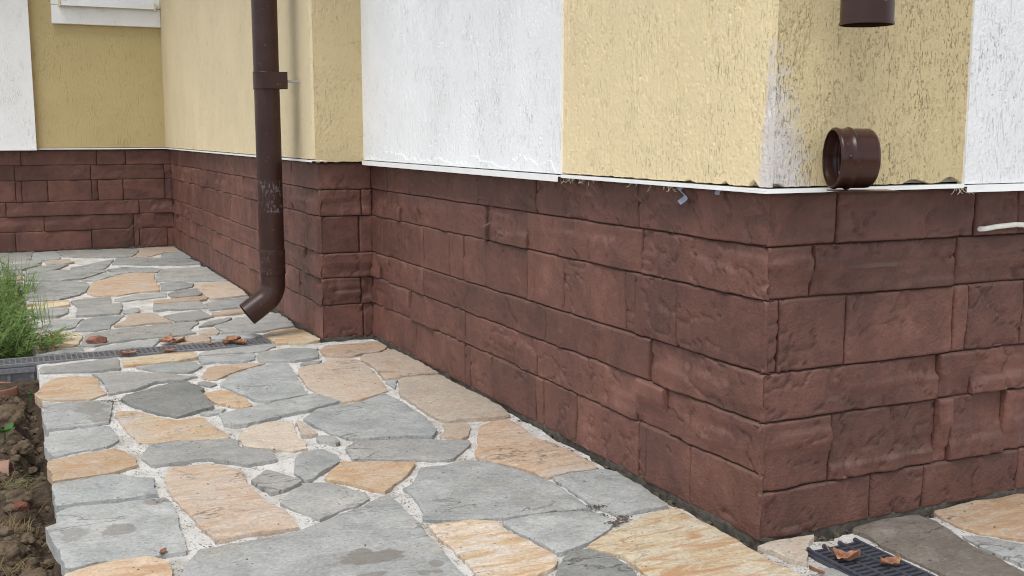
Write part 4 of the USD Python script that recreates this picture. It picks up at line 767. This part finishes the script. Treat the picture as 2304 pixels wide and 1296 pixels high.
# ------------------------------------------------------------------ drainpipe in the recess
DX, DY, DR = -.360, 2.585, .0485
dp = thing('drainpipe', 'tall brown metal drainpipe with a bent outlet, standing in the recess of the house', 'drainpipe')
obj('pipe', pipe([(DX, DY, z) for z in np.linspace(.30, 2.99, 40)], DR), M['pipe'], dp, smooth=40)
obj('coupling', pipe([(DX, DY, z) for z in (.252, .256, .26, .33, .345, .35)], [DR + .0016, DR + .003, DR + .0022, DR + .0022, DR + .0024, DR + .0012], .002), M['pipe_worn'], dp, smooth=40, label='worn grey pipe joint with the paint scraped off')
ang = np.linspace(0, math.radians(55), 14); R_ = .085
arc = [(DX - R_ * (1 - math.cos(a)), DY, .215 - R_ * math.sin(a)) for a in ang]
ex, ez = arc[-1][0], arc[-1][2]; dxx, dzz = -math.sin(ang[-1]), -math.cos(ang[-1])
tail = [(ex + dxx * t, DY, ez + dzz * t) for t in np.linspace(.01, .085, 6)]
obj('elbow', pipe([(DX, DY, .262), (DX, DY, .24)] + arc + tail, DR - .0005, .0018), M['pipe_right'], dp, smooth=40, label='bent outlet pointing away from the wall')
cl = cat_([pipe([(DX, DY, z) for z in (.968, .970, .972, 1.030, 1.032, 1.034)], [DR + .002, DR + .0035, DR + .0025, DR + .0025, DR + .0035, DR + .002], .002),
           rbox(DX + DR - .006, DX + DR + .026, DY - .028, DY - .0255, .969, 1.033, .0008), rbox(DX + DR - .006, DX + DR + .026, DY - .0215, DY - .019, .969, 1.033, .0008),
           rbox(DX - .030, DX + DR + .020, DY - DR - .0075, DY - DR - .0045, .9695, 1.0325, .001)])
clamp = obj('clamp', cl, M['pipe'], dp, smooth=30)
obj('screw', cat_([tube([(DX + DR - .002, DY - .01, 1.0), (-.230, DY - .01, .998)], .0048, 10), tube([(DX + DR + .024, DY - .01, 1.0), (DX + DR + .031, DY - .01, 1.0)], .0075, 6)]), M['zinc'], clamp)

# ------------------------------------------------------------------ cut downpipe over the corner grate, and the loose collar on the ledge
rx, ry, rr = .078, -.150, .0455
rp = thing('downpipe', 'cut end of a brown downpipe hanging above the yellow front wall', 'drainpipe')
obj('pipe', pipe([(rx, ry, z) for z in (.988, .990, .995, 1.2, 1.6, 2.2, 2.99)], [rr + .0012, rr + .0016, rr, rr, rr, rr, rr], .0016), M['pipe_right'], rp, smooth=40)
obj('clamp', cat_([pipe([(rx, ry, z) for z in (1.60, 1.601, 1.66, 1.661)], [rr + .001, rr + .003, rr + .003, rr + .001], .002), rbox(rx - .01, rx + .01, ry + rr, -.028, 1.615, 1.645, .002)]), M['pipe_right'], rp, smooth=30)
co = thing('pipe_collar', 'short loose piece of brown pipe lying on the white ledge against the yellow wall', 'pipe piece')
ca = math.radians(-23); ax = np.array([math.cos(ca), math.sin(ca), 0.0]); c0 = np.array([.064, -.092, .7550])
cr = .0540; Ls = [0, .002, .006, .010, .022, .025, .028, .031, .034, .062, .066, .070, .073, .0745]
Rs = [cr - .001, cr + .0015, cr + .0022, cr, cr, cr + .002, cr + .003, cr + .002, cr, cr, cr - .0005, cr - .0025, cr - .006, cr - .010]
obj('ring', pipe([c0 + ax * a for a in Ls], Rs, .0018, 64), M['collar'], co, smooth=45)
flange = rbox(-.012, .100, -.040, .020, 0, .0022, .0008); flange.apply_transform(trimesh.transformations.rotation_matrix(ca, (0, 0, 1))); flange.apply_translation(c0 + np.array([.004, -.012, -cr - .0052]))
obj('flange', flange, M['collar'], co)
obj('rivet', trimesh.creation.icosphere(1, .0035).apply_translation(c0 + ax * .016 + np.array([-.0208, -.0496, .004])), M['collar'], co)

# ------------------------------------------------------------------ channel drain
cd = thing('channel_drain', 'long narrow black grated channel drain crossing the stone path', 'drain')
x0, x1, y0, y1 = CH
obj('channel_body', cat_([bx(x0, x1 - .002, y0 + .002, y0 + .007, -.13, -.012), bx(x0, x1 - .002, y1 - .007, y1 - .002, -.13, -.012), bx(x0, x1 - .002, y0 + .002, y1 - .002, -.135, -.1302), bx(x1 - .007, x1 - .002, y0 + .0075, y1 - .0075, -.13, -.012),
                            *[bx(x, x + .012, y0 - .004, y0 + .0018, -.10, -.02) for x in (-1.56, -1.44, -1.33, -1.255)], bx(x0, -1.238, y0 - .009, y0 + .0016, -.030, -.014)]), M['grate'], cd, label='side of the black plastic channel, bare above the soil')
G_ = [rbox(x0, x1, y0, y0 + .011, -.010, .0015, .001), rbox(x0, x1, y1 - .011, y1, -.010, .0015, .001)]
ny = 4; w = (y1 - y0 - .022)
for k in range(1, ny): yy = y0 + .011 + w * k / ny; G_.append(bx(x0, x1, yy - .0028, yy + .0028, -.009, .0012))
for x in np.arange(x0 + .006, x1 - .003, .0185): G_.append(bx(x - .0022, x + .0022, y0 + .0105, y1 - .0105, -.0094, .0010))
G_.append(bx(x1 - .006, x1, y0 + .0105, y1 - .0105, -.0096, .0012))
obj('grate', cat_(G_), M['grate'], cd)
obj('channel_floor', bx(x0, x1 - .0075, y0 + .0072, y1 - .0072, -.1295, -.06), M['void'], cd)

# ------------------------------------------------------------------ small grate at the corner
gu = thing('corner_grate', 'small dark slotted drain grate in the paving below the house corner', 'drain')
x0, x1, y0, y1 = GU
obj('frame', cat_([bx(x0 - .004, x0 + .002, y0, y1, -.14, -.002), bx(x1 - .002, x1 + .004, y0, y1, -.14, -.002), bx(x0 + .0021, x1 - .0021, y1 - .002, y1 + .004, -.14, -.0021), bx(x0 + .0021, x1 - .0021, y0 - .004, y0 + .002, -.14, -.0021)]), M['gully'], gu)
obj('drain_box', bx(x0 + .0022, x1 - .0022, y0 + .0022, y1 - .0022, -.145, -.05), M['void'], gu)
for x in np.linspace(x0 + .006, x1 - .006, 4):
    rail = cat_([rbox(x - .0026, x + .0026, y0 + .002, y1 + .006, -.010, .0045, .0012), tube([(x, y1 + .002, .001), (x, y1 + .0075, .001)], .0048, 10)])
    obj('long_bar', rail, M['gully'], gu)
for y in np.arange(y0 + .012, y1 - .004, .0148):
    obj('cross_bar', rbox(x0 + .003, x1 - .003, y - .0042, y + .0030, -.009, .0022, .001), M['gully'], gu)

# ------------------------------------------------------------------ soil bed on the left
def soil_z(q):
    x, y = q[:, 0], q[:, 1]
    z = -.085 + .075 * (noise2(q, 3.4, 31) - .5) * 2 + .05 * (noise2(q, 11, 32) - .5) + .022 * (noise2(q, 38, 33) - .5) + .012 * (noise2(q, 95, 35) - .5)
    z += .055 * np.exp(-(((x + 1.36) / .10) ** 2 + ((y - 1.78) / .20) ** 2))
    z += .030 * np.exp(-(((x + 1.36) / .09) ** 2 + ((y - 1.08) / .16) ** 2))
    z -= .075 * np.exp(-(((x + 1.262) / .030) ** 2)) * (.45 + .9 * noise2(q, 5, 34)) + .05 * np.exp(-(((x + 1.29) / .05) ** 2 + ((y - 1.50) / .10) ** 2))
    z = np.where(y > 2.35, np.maximum(z, -.06) * .4 - .03, z)
    z = np.where((x > x_ch0 - .03) & (y > CH[2] - .03) & (y < CH[3] + .02), np.minimum(z, -.10), z)
    return np.minimum(z, np.where(x > -1.25, -.03, .1))
x_ch0 = CH[0]
bed = box(-2.2, -2.6, -1.226, 4.86)
bn = bed.intersection(box(-1.60, .2, -1.2, 3.0))
obj('soil_bed', cat_([sheet(bn, .011, soil_z, -.2), sheet(bed.difference(box(-1.60, .2, -1.2, 3.0)), .05, soil_z, -.2)]), M['soil'], smooth=60, kind='structure')

def lump(r, seed, squash=.75, rough=.45, sub=3):
    m = trimesh.creation.icosphere(sub, 1.0); v = m.vertices
    d = 1 + rough * (meshkit.fbm(v * 1.7 + seed, 3, seed) - .5) * 2 + rough * .5 * (meshkit.fbm(v * 5.0 + seed, 2, seed + 1) - .5)
    m.vertices = v * d[:, None] * r * np.array([1, 1, squash]); return m
for i, (x, y, r, lab) in enumerate(((-1.335, 1.80, .052, 'big pale brown clod of earth below the drain channel, left of the path'), (-1.300, 1.64, .030, 'round brown clod of earth at the rim of the dark hole beside the path'),
                                    (-1.315, 1.16, .030, 'dark clod of earth under the dry grass beside the path'), (-1.30, .62, .045, 'brown clod of earth in the lower left corner by the path'), (-1.345, .80, .035, 'loose clod of earth left of the large stained slab'))):
    c = lump(r, 40 + i); c.apply_translation((x, y, float(soil_z(np.array([[x, y]]))[0]) + r * .35))
    obj('soil_clod', c, M['clod'], smooth=50, label=lab, cat='clod')
crumbs = []
for i in range(900):
    y = RNG.uniform(.35, 2.3); x = RNG.uniform(-1.46, -1.245); r = RNG.choice((.003, .004, .006, .009, .014)) * RNG.uniform(.7, 1.2)
    c = lump(r, i, .8, .4, 1); c.apply_translation((x, y, float(soil_z(np.array([[x, y]]))[0]) + r * .3)); crumbs.append(c)
obj('soil_crumbs', cat_(crumbs), M['clod'], label='loose crumbs of brown earth along the left edge of the path', cat='soil', kind='stuff')

# clay pieces in the soil
pot = thing('clay_pot', 'terracotta coloured round rim half sunk in the soil under the drain channel', 'pot', loc=(-1.372, 2.372, -.128))
prof = np.array([[.050, -.09], [.068, .040], [.074, .040], [.076, .044], [.076, .070], [.073, .073], [.068, .070], [.064, .036], [.046, -.085]])
obj('bowl', trimesh.creation.revolve(np.vstack([prof, prof[:1]]), sections=48), M['terracotta'], pot, smooth=40)
cp = pipe([(-1.44, 1.475, -.120), (-1.40, 1.470, -.115), (-1.345, 1.463, -.106), (-1.328, 1.460, -.104)], [.040, .041, .041, .040], .007, 32)
obj('clay_pipe', cp, M['clay'], smooth=40, label='pale clay pipe end sticking out of the hole in the soil beside the path', cat='pipe')
bk = lump(.016, 77, .7, .5, 3); bk.apply_translation((-1.312, 1.055, -.066)); obj('brick_fragment', bk, M['brick'], label='small red brick fragment in the soil between the dry grass', cat='brick')

# ------------------------------------------------------------------ plants
def blade(base, az, h, lean, w, n=6, curl=1.5):
    base = np.array(base, float); d = np.array([math.cos(az), math.sin(az), 0]); s = np.array([-math.sin(az), math.cos(az), 0])
    V, F = [], []
    for i in range(n + 1):
        t = i / n; c = base + d * (lean * t ** curl) + np.array([0, 0, h * (t - .35 * (lean / max(h, .01)) * t ** 3 * .6)])
        ww = w * (1 - t) ** .7 * .5 + .0002; V += [c - s * ww + np.array([0, 0, .0]), c + s * ww]
        if i: k = 2 * i; F += [(k - 2, k - 1, k + 1), (k - 2, k + 1, k)]
    return np.array(V), np.array(F)
def join(parts):
    o = 0; V, F = [], []
    for v, f in parts: V.append(v); F.append(f + o); o += len(v)
    return trimesh.Trimesh(np.vstack(V), np.vstack(F), process=False)
def frond(base, az, h, lean, leafl, rg):
    """A feathery weed stem: small toothed leaflets in pairs along a bending stem."""
    out = [blade(base, az, h, lean, .0022)]
    d = np.array([math.cos(az), math.sin(az), 0]); s = np.array([-math.sin(az), math.cos(az), 0])
    for k in range(rg.randint(7, 11)):
        t = .22 + .78 * k / 10; c = np.array(base) + d * lean * t ** 1.5 + np.array([0, 0, h * t * (1 - .2 * t)])
        for sg in (-1, 1):
            L = leafl * (1.15 - .6 * t) * rg.uniform(.7, 1.2); a = s * sg * .8 + d * .5 + np.array([0, 0, rg.uniform(-.1, .5)]); a /= np.linalg.norm(a)
            b = np.cross(a, (rg.uniform(-.3, .3), rg.uniform(-.3, .3), 1)); b /= np.linalg.norm(b)
            V = [c]; F = []
            for q in range(1, 4):
                u = q / 4; V += [c + a * L * u + b * L * .16, c + a * L * (u + .08) - b * L * .16, c + a * L * (u - .10)]
            V.append(c + a * L); V = np.array(V)
            F = [(0, 1, 3), (0, 3, 2), (3, 1, 4), (3, 4, 6), (3, 6, 5), (3, 5, 2), (6, 4, 7), (6, 7, 9), (6, 9, 8), (6, 8, 5), (9, 7, 10), (9, 10, 8)]
            out.append((V, np.array(F)))
    return out
rg = random.Random(21)
def clump(n, xr, yr, hr, z=-.03, lean=(.02, .12), bias=None, leaf=(.02, .04), blades=.35):
    A, B = [], []
    for i in range(n):
        x, y = rg.uniform(*xr), rg.uniform(*yr); h = rg.uniform(*hr); az = rg.uniform(0, 2 * math.pi) if bias is None or rg.random() < .5 else rg.gauss(bias, .6)
        if rg.random() < blades: B.append(blade((x, y, z), az, h * 1.1, rg.uniform(*lean) * 1.3, rg.uniform(.003, .006)))
        else: A += frond((x, y, z), az, h, rg.uniform(*lean), rg.uniform(*leaf), rg)
    return A, B
w1 = thing('feathery_weeds', 'dense clump of feathery green weeds growing over the path edge behind the drain channel', 'weeds', kind='stuff')
A, B = clump(520, (-1.50, -1.265), (2.60, 3.45), (.05, .20), lean=(.015, .12), bias=-.5, leaf=(.022, .044), blades=.68)
A2, B2 = clump(330, (-1.56, -1.262), (3.4, 4.85), (.08, .25), lean=(.02, .12), leaf=(.024, .05), blades=.65)
obj('leaves', join(A + A2), M['leaf_green'], w1); obj('blades', join(B + B2), M['blade_green'], w1)
w2 = thing('trailing_weeds', 'low trailing weed with yellowish tips spreading onto the yellow flagstone by the drain', 'weeds', kind='stuff')
A, B = clump(70, (-1.25, -1.15), (2.62, 2.95), (.03, .09), z=.0, lean=(.04, .13), bias=.1, leaf=(.014, .026), blades=.4)
obj('leaves', join(A), M['leaf_green'], w2); obj('blades', join(B), M['straw'], w2)
B = [blade((-1.215 + rg.uniform(-.03, .03), 4.35 + rg.uniform(-.15, .15), -.01), rg.gauss(.2, .9), rg.uniform(.10, .24), rg.uniform(.03, .17), rg.uniform(.003, .005), 7) for i in range(46)]
obj('grass_tuft', join(B), M['blade_green'], label='tuft of long thin grass blades arching over the path at the far end of the weeds', cat='grass', kind='stuff')
B = [blade((-1.19 + rg.uniform(-.05, .05), 3.35 + rg.uniform(-.2, .2), -.005), rg.gauss(.3, 1.0), rg.uniform(.08, .16), rg.uniform(.02, .10), rg.uniform(.003, .005), 7) for i in range(26)]
obj('grass_tuft', join(B), M['blade_green'], label='sparse grass blades between the feathery weeds and the flagstones', cat='grass', kind='stuff')
for i, (x, y, n, lab) in enumerate(((-1.300, 1.335, 150, 'dry straw-coloured grass hanging over the hole by the clay pipe'), (-1.315, .985, 120, 'dry straw-coloured grass around the red brick fragment'), (-1.325, .70, 70, 'thin dry grass roots in the lower left soil'))):
    B = []
    for k in range(n):
        bx_, by_ = x + rg.gauss(0, .030), y + rg.gauss(0, .035)
        B.append(blade((bx_, by_, float(soil_z(np.array([[bx_, by_]]))[0]) + .002), rg.uniform(0, 6.28), rg.uniform(.012, .040), rg.uniform(.02, .07), rg.uniform(.0012, .0024), 5, 1.2))
    obj('dry_grass', join(B), M['straw'], label=lab, cat='grass', kind='stuff')
B = [blade((-1.345 + rg.uniform(-.02, .02), 1.20 + rg.uniform(-.05, .05), -.07), rg.gauss(-.6, .5), rg.uniform(.03, .06), rg.uniform(.06, .12), .003, 7) for i in range(7)]
obj('grass_tuft', join(B), M['blade_green'], label='few green grass blades lying over the soil by the clay pipe', cat='grass', kind='stuff')

def broad_leaf(base, az, L, w, up):
    base = np.array(base, float); d = np.array([math.cos(az) * math.cos(up), math.sin(az) * math.cos(up), math.sin(up)]); s = np.array([-math.sin(az), math.cos(az), 0]); n = np.cross(d, s)
    V, F = [], []
    for i in range(9):
        t = i / 8; ww = w * math.sin(math.pi * min(1, t * .93 + .05)) ** .8 * (1 + .18 * (i % 2)); c = base + d * L * t - np.array([0, 0, .25 * L * t * t])
        V += [c - s * ww + n * ww * -.3, c, c + s * ww + n * ww * -.3]
        if i:
            k = 3 * i; F += [(k - 3, k - 2, k + 1), (k - 3, k + 1, k), (k - 2, k - 1, k + 2), (k - 2, k + 2, k + 1)]
    return np.array(V), np.array(F)
def sprout(x, y, z, n, L, lab):
    t = thing('sprout', lab, 'plant', loc=(x, y, z))
    for k in range(n): obj('leaf', join([broad_leaf((0, 0, 0), k * 6.28 / n + rg.uniform(-.4, .4), L * rg.uniform(.7, 1.1), L * .26, rg.uniform(.35, 1.0))]), M['sprout'], t, smooth=60)
    obj('stem', tube([(0, 0, -.03), (0, 0, .004)], .0025, 8), M['sprout'], t)
sprout(-1.342, 1.66, -.035, 6, .045, 'small leafy green sprout growing from the brown clods beside the path')
sprout(-1.262, 2.20, -.055, 4, .022, 'tiny green sprout at the rim of the clay pot')

# ------------------------------------------------------------------ leaves, chips and scraps
def dry_leaf(name, x, y, z, L, w, az, curl, lab, seed, stem=True):
    g = np.random.default_rng(seed); n, m = 15, 9; V = []
    for i in range(n):
        t = i / (n - 1); half = w * math.sin(math.pi * (t * .94 + .03)) ** .75 * (1 + .22 * math.sin(t * 17 + seed) )
        for j in range(m):
            s = (j / (m - 1) - .5) * 2; px, py = (t - .5) * L, s * half
            V.append([px, py + .1 * L * math.sin(3 * t), curl * L * (s * s * .30 * (1 + .8 * math.sin(5 * t + seed)) + (t - .5) ** 2 * .8) + .09 * L * math.sin(6 * t + 3.5 * s + seed) * (1 if curl > .3 else .3) * .7 + g.normal(0, .006 * L)])
    V = np.array(V); V[:, 2] -= V[:, 2].min(); F = []
    for i in range(n - 1):
        for j in range(m - 1):
            a = i * m + j; F += [(a, a + m, a + m + 1), (a, a + m + 1, a + 1)]
    F = np.array(F); k = len(V); low = V.copy(); low[:, 2] -= .0006
    msh = trimesh.Trimesh(np.vstack([V, low]), np.vstack([F, F[:, ::-1] + k]), process=False)
    t = thing(name, lab, 'leaf', loc=(x, y, z)); rot = trimesh.transformations.rotation_matrix(az, (0, 0, 1)); msh.apply_transform(rot)
    obj('blade', msh, M['dry_leaf'], t, smooth=60)
    if stem:
        st = tube([(L * .48, .0, .006), (L * .62, .004, .012), (L * .78, .0, .022)], .0009, 6); st.apply_transform(rot); obj('stem', st, M['dry_leaf'], t)
dry_leaf('dry_leaf', -0.927, 2.448, .005, 0.075, 0.02, 0.35, 0.22, 'long folded dry leaf lying across the channel drain, nearest the weeds', 1, False)
dry_leaf('dry_leaf', -0.785, 2.444, .005, 0.055, 0.014, 0.1, 0.2, 'thin pale dry leaf on the middle of the channel drain', 2, False)
dry_leaf('dry_leaf', -0.768, 2.615, .005, 0.06, 0.028, 0.5, 0.6, 'curled brown leaf on the pink flagstone just behind the channel drain', 3, True)
dry_leaf('dry_leaf', -0.726, 2.606, .005, 0.05, 0.026, -0.5, 0.55, 'orange brown curled leaf with a stem behind the channel drain', 4, True)
dry_leaf('dry_leaf', -0.542, 2.509, .005, 0.075, 0.03, 0.3, 0.5, 'crumpled reddish brown leaf on the channel drain near the drainpipe outlet', 5, False)
dry_leaf('dry_leaf', -0.518, 2.468, .005, 0.045, 0.024, -0.7, 0.6, 'smaller torn brown leaf at the right of the crumpled leaf on the drain', 6, False)
dry_leaf('dry_leaf', -0.621, 2.517, .005, 0.045, 0.008, 0.1, 0.1, 'narrow dark leaf scrap on the rear rim of the channel drain', 7, False)
dry_leaf('dry_leaf', 0.091, -0.146, .005, 0.05, 0.02, 2.2, 0.6, 'curled brown leaf with an upright stem on the small corner grate', 8, True)
dry_leaf('dry_leaf', 0.148, -0.203, .005, 0.044, 0.017, -0.1, 0.35, 'flat orange brown leaf near the right edge of the corner grate', 9, False)
dry_leaf('dry_leaf', -1.069, 0.439, .005, 0.022, 0.006, 0.9, 0.3, 'tiny pale leaf scrap on the lower edge of the large stained slab', 10, False)
dry_leaf('dry_leaf', -0.001, -0.171, .005, 0.03, 0.003, 2.0, 0.5, 'thin brown twig-like leaf scrap on the white mortar left of the corner grate', 11, False)
t = thing('stone_chip', 'reddish brown pointed chip of stone lying on the grey flagstone behind the drain', 'stone', loc=(-1.011, 2.743, 0.003))
ch = lump(1.0, 91, 1.0, .28, 3); v = ch.vertices; nn_ = np.random.default_rng(3).normal(size=(14, 3)); nn_ /= np.linalg.norm(nn_, axis=1)[:, None]
for q in nn_:
    o_ = np.clip(v @ q - .62, 0, None); v = v - o_[:, None] * q
v[:, 2] = np.maximum(v[:, 2], -.25) + .25; ch.vertices = v * np.array([.060, .034, .030]); obj('chip', ch, M['chip'], t, smooth=30)

def ribbon(path, w, wdir, th=.0008):
    path = np.array(path, float); wd = np.array(wdir, float); wd /= np.linalg.norm(wd); V, F = [], []
    tg = np.gradient(path, axis=0); nn = np.cross(tg, wd); nn /= np.linalg.norm(nn, axis=1)[:, None]
    for p, q in zip(path, nn): V += [p - wd * w / 2 + q * th, p + wd * w / 2 + q * th, p + wd * w / 2 - q * th, p - wd * w / 2 - q * th]
    for i in range(len(path) - 1):
        for a in range(4):
            b = (a + 1) % 4; F += [(4 * i + a, 4 * i + b, 4 * i + 4 + b), (4 * i + a, 4 * i + 4 + b, 4 * i + 4 + a)]
    F += [(0, 2, 1), (0, 3, 2)]; k = 4 * (len(path) - 1); F += [(k, k + 1, k + 2), (k, k + 2, k + 3)]
    m = trimesh.Trimesh(V, F, process=False); m.fix_normals(); return m
tp = [(-.016 - .004 * math.sin(a * 2.1), .266 + .0065 * math.sin(a * 2.0), .6925 - .0375 * a / 3.6) for a in np.linspace(0, 3.6, 16)]
obj('tape_scrap', ribbon(tp, .017, (0.15, .9, .35)), M['tape'], smooth=40, label='twisted blue-grey scrap of tape hanging under the white ledge of the side wall', cat='tape')
tp = [(-.012 - .006 * math.sin(a), .140 + .001 * a, .6925 - .013 * math.sin(a * .6)) for a in np.linspace(0, 2.6, 10)]
obj('tape_scrap', ribbon(tp, .016, (0.1, 1, 0)), M['tape'], smooth=40, label='short blue-grey loop of tape under the white ledge, nearer the house corner', cat='tape')
q = [(.550, .02, .600), (.553, -.004, .6005), (.560, -.012, .6015), (.585, -.016, .605), (.64, -.020, .608), (.70, -.020, .604), (.80, -.018, .598), (1.0, -.016, .59), (1.5, -.016, .60)]
obj('cable', tube(q, .0055, 12), M['cable'], smooth=40, label='white cable coming out of a hole in the front plinth', cat='cable')
FB = []
for i in range(34):
    y = rg.choice((.70, .74, .73, .66, .79, .40, .30)) + rg.gauss(0, .02); L = rg.uniform(.008, .03); a = rg.uniform(-1.2, 1.2)
    p0 = np.array([-.036 + rg.uniform(-.004, .010), y, .690]); FB.append(tube([p0, p0 + [-.002, L * .5 * math.sin(a), -L * .35], p0 + [-.004, L * math.sin(a), -L * .45 + rg.uniform(-.005, .008)]], .0005, 4))
for i in range(12):
    x = .455 + rg.gauss(0, .012); L = rg.uniform(.008, .022); a = rg.uniform(-1.2, 1.2); p0 = np.array([x, -.038, .690]); FB.append(tube([p0, p0 + [L * .5 * math.sin(a), -.003, -L * .4], p0 + [L * math.sin(a), -.005, -L * .6]], .0006, 4))
obj('mesh_fibres', cat_(FB), M['fibre'], label='frayed fibres of reinforcing mesh poking out under the white ledge', cat='fibres', kind='stuff')

# dirt and rubble in the gap at the foot of the wall, grit on the joints
DB = []
def crumb(x, y, z, r, s=.7, sub=1):
    c = lump(r, RNG.randrange(9999), s, .5, sub); c.apply_translation((x, y, z)); DB.append(c)
for i in range(950):
    k = RNG.random()
    if k < .55: y = RNG.uniform(-.03, 2.42) ** 1.0; x = -.006 - abs(RNG.gauss(0, .013)); r = RNG.choice((.003, .004, .006, .009))
    elif k < .85: x = RNG.uniform(-.03, 1.0); y = -.006 - abs(RNG.gauss(0, .013)); r = RNG.choice((.003, .004, .006, .009))
    else: y = RNG.uniform(2.45, 6.3); x = -.214 - abs(RNG.gauss(0, .012)); r = RNG.choice((.004, .006, .008))
    crumb(x, y, -.014 + RNG.uniform(-.006, .004), r)
obj('wall_debris', cat_(DB), M['debris'], label='dark dirt and rubble filling the gap between the paving and the plinth', cat='debris', kind='stuff')
obj('gap_soil', prism(foot(.075).difference(foot(-.02)), -.14, -.026), M['soil'], kind='structure')
DB = []
for cx, cy, sx, n in GRIT:
    for i in range(n): crumb(cx + RNG.gauss(0, sx), cy + RNG.gauss(0, sx * .7), .002 + RNG.uniform(0, .002), RNG.choice((.0012, .0018, .0026)), .6, 0)
for i in range(420): crumb(RNG.uniform(-1.2, .7), RNG.uniform(-.4, 3.2), .002, RNG.choice((.0010, .0014, .002)), .6, 0)
DB = [c for c in DB if not (c.bounds[1][0] > -.03 and c.bounds[1][1] > -.03)]
obj('path_grit', cat_(DB), M['grit'], label='brown grit and seeds scattered on the flagstones and joints', cat='grit', kind='stuff')
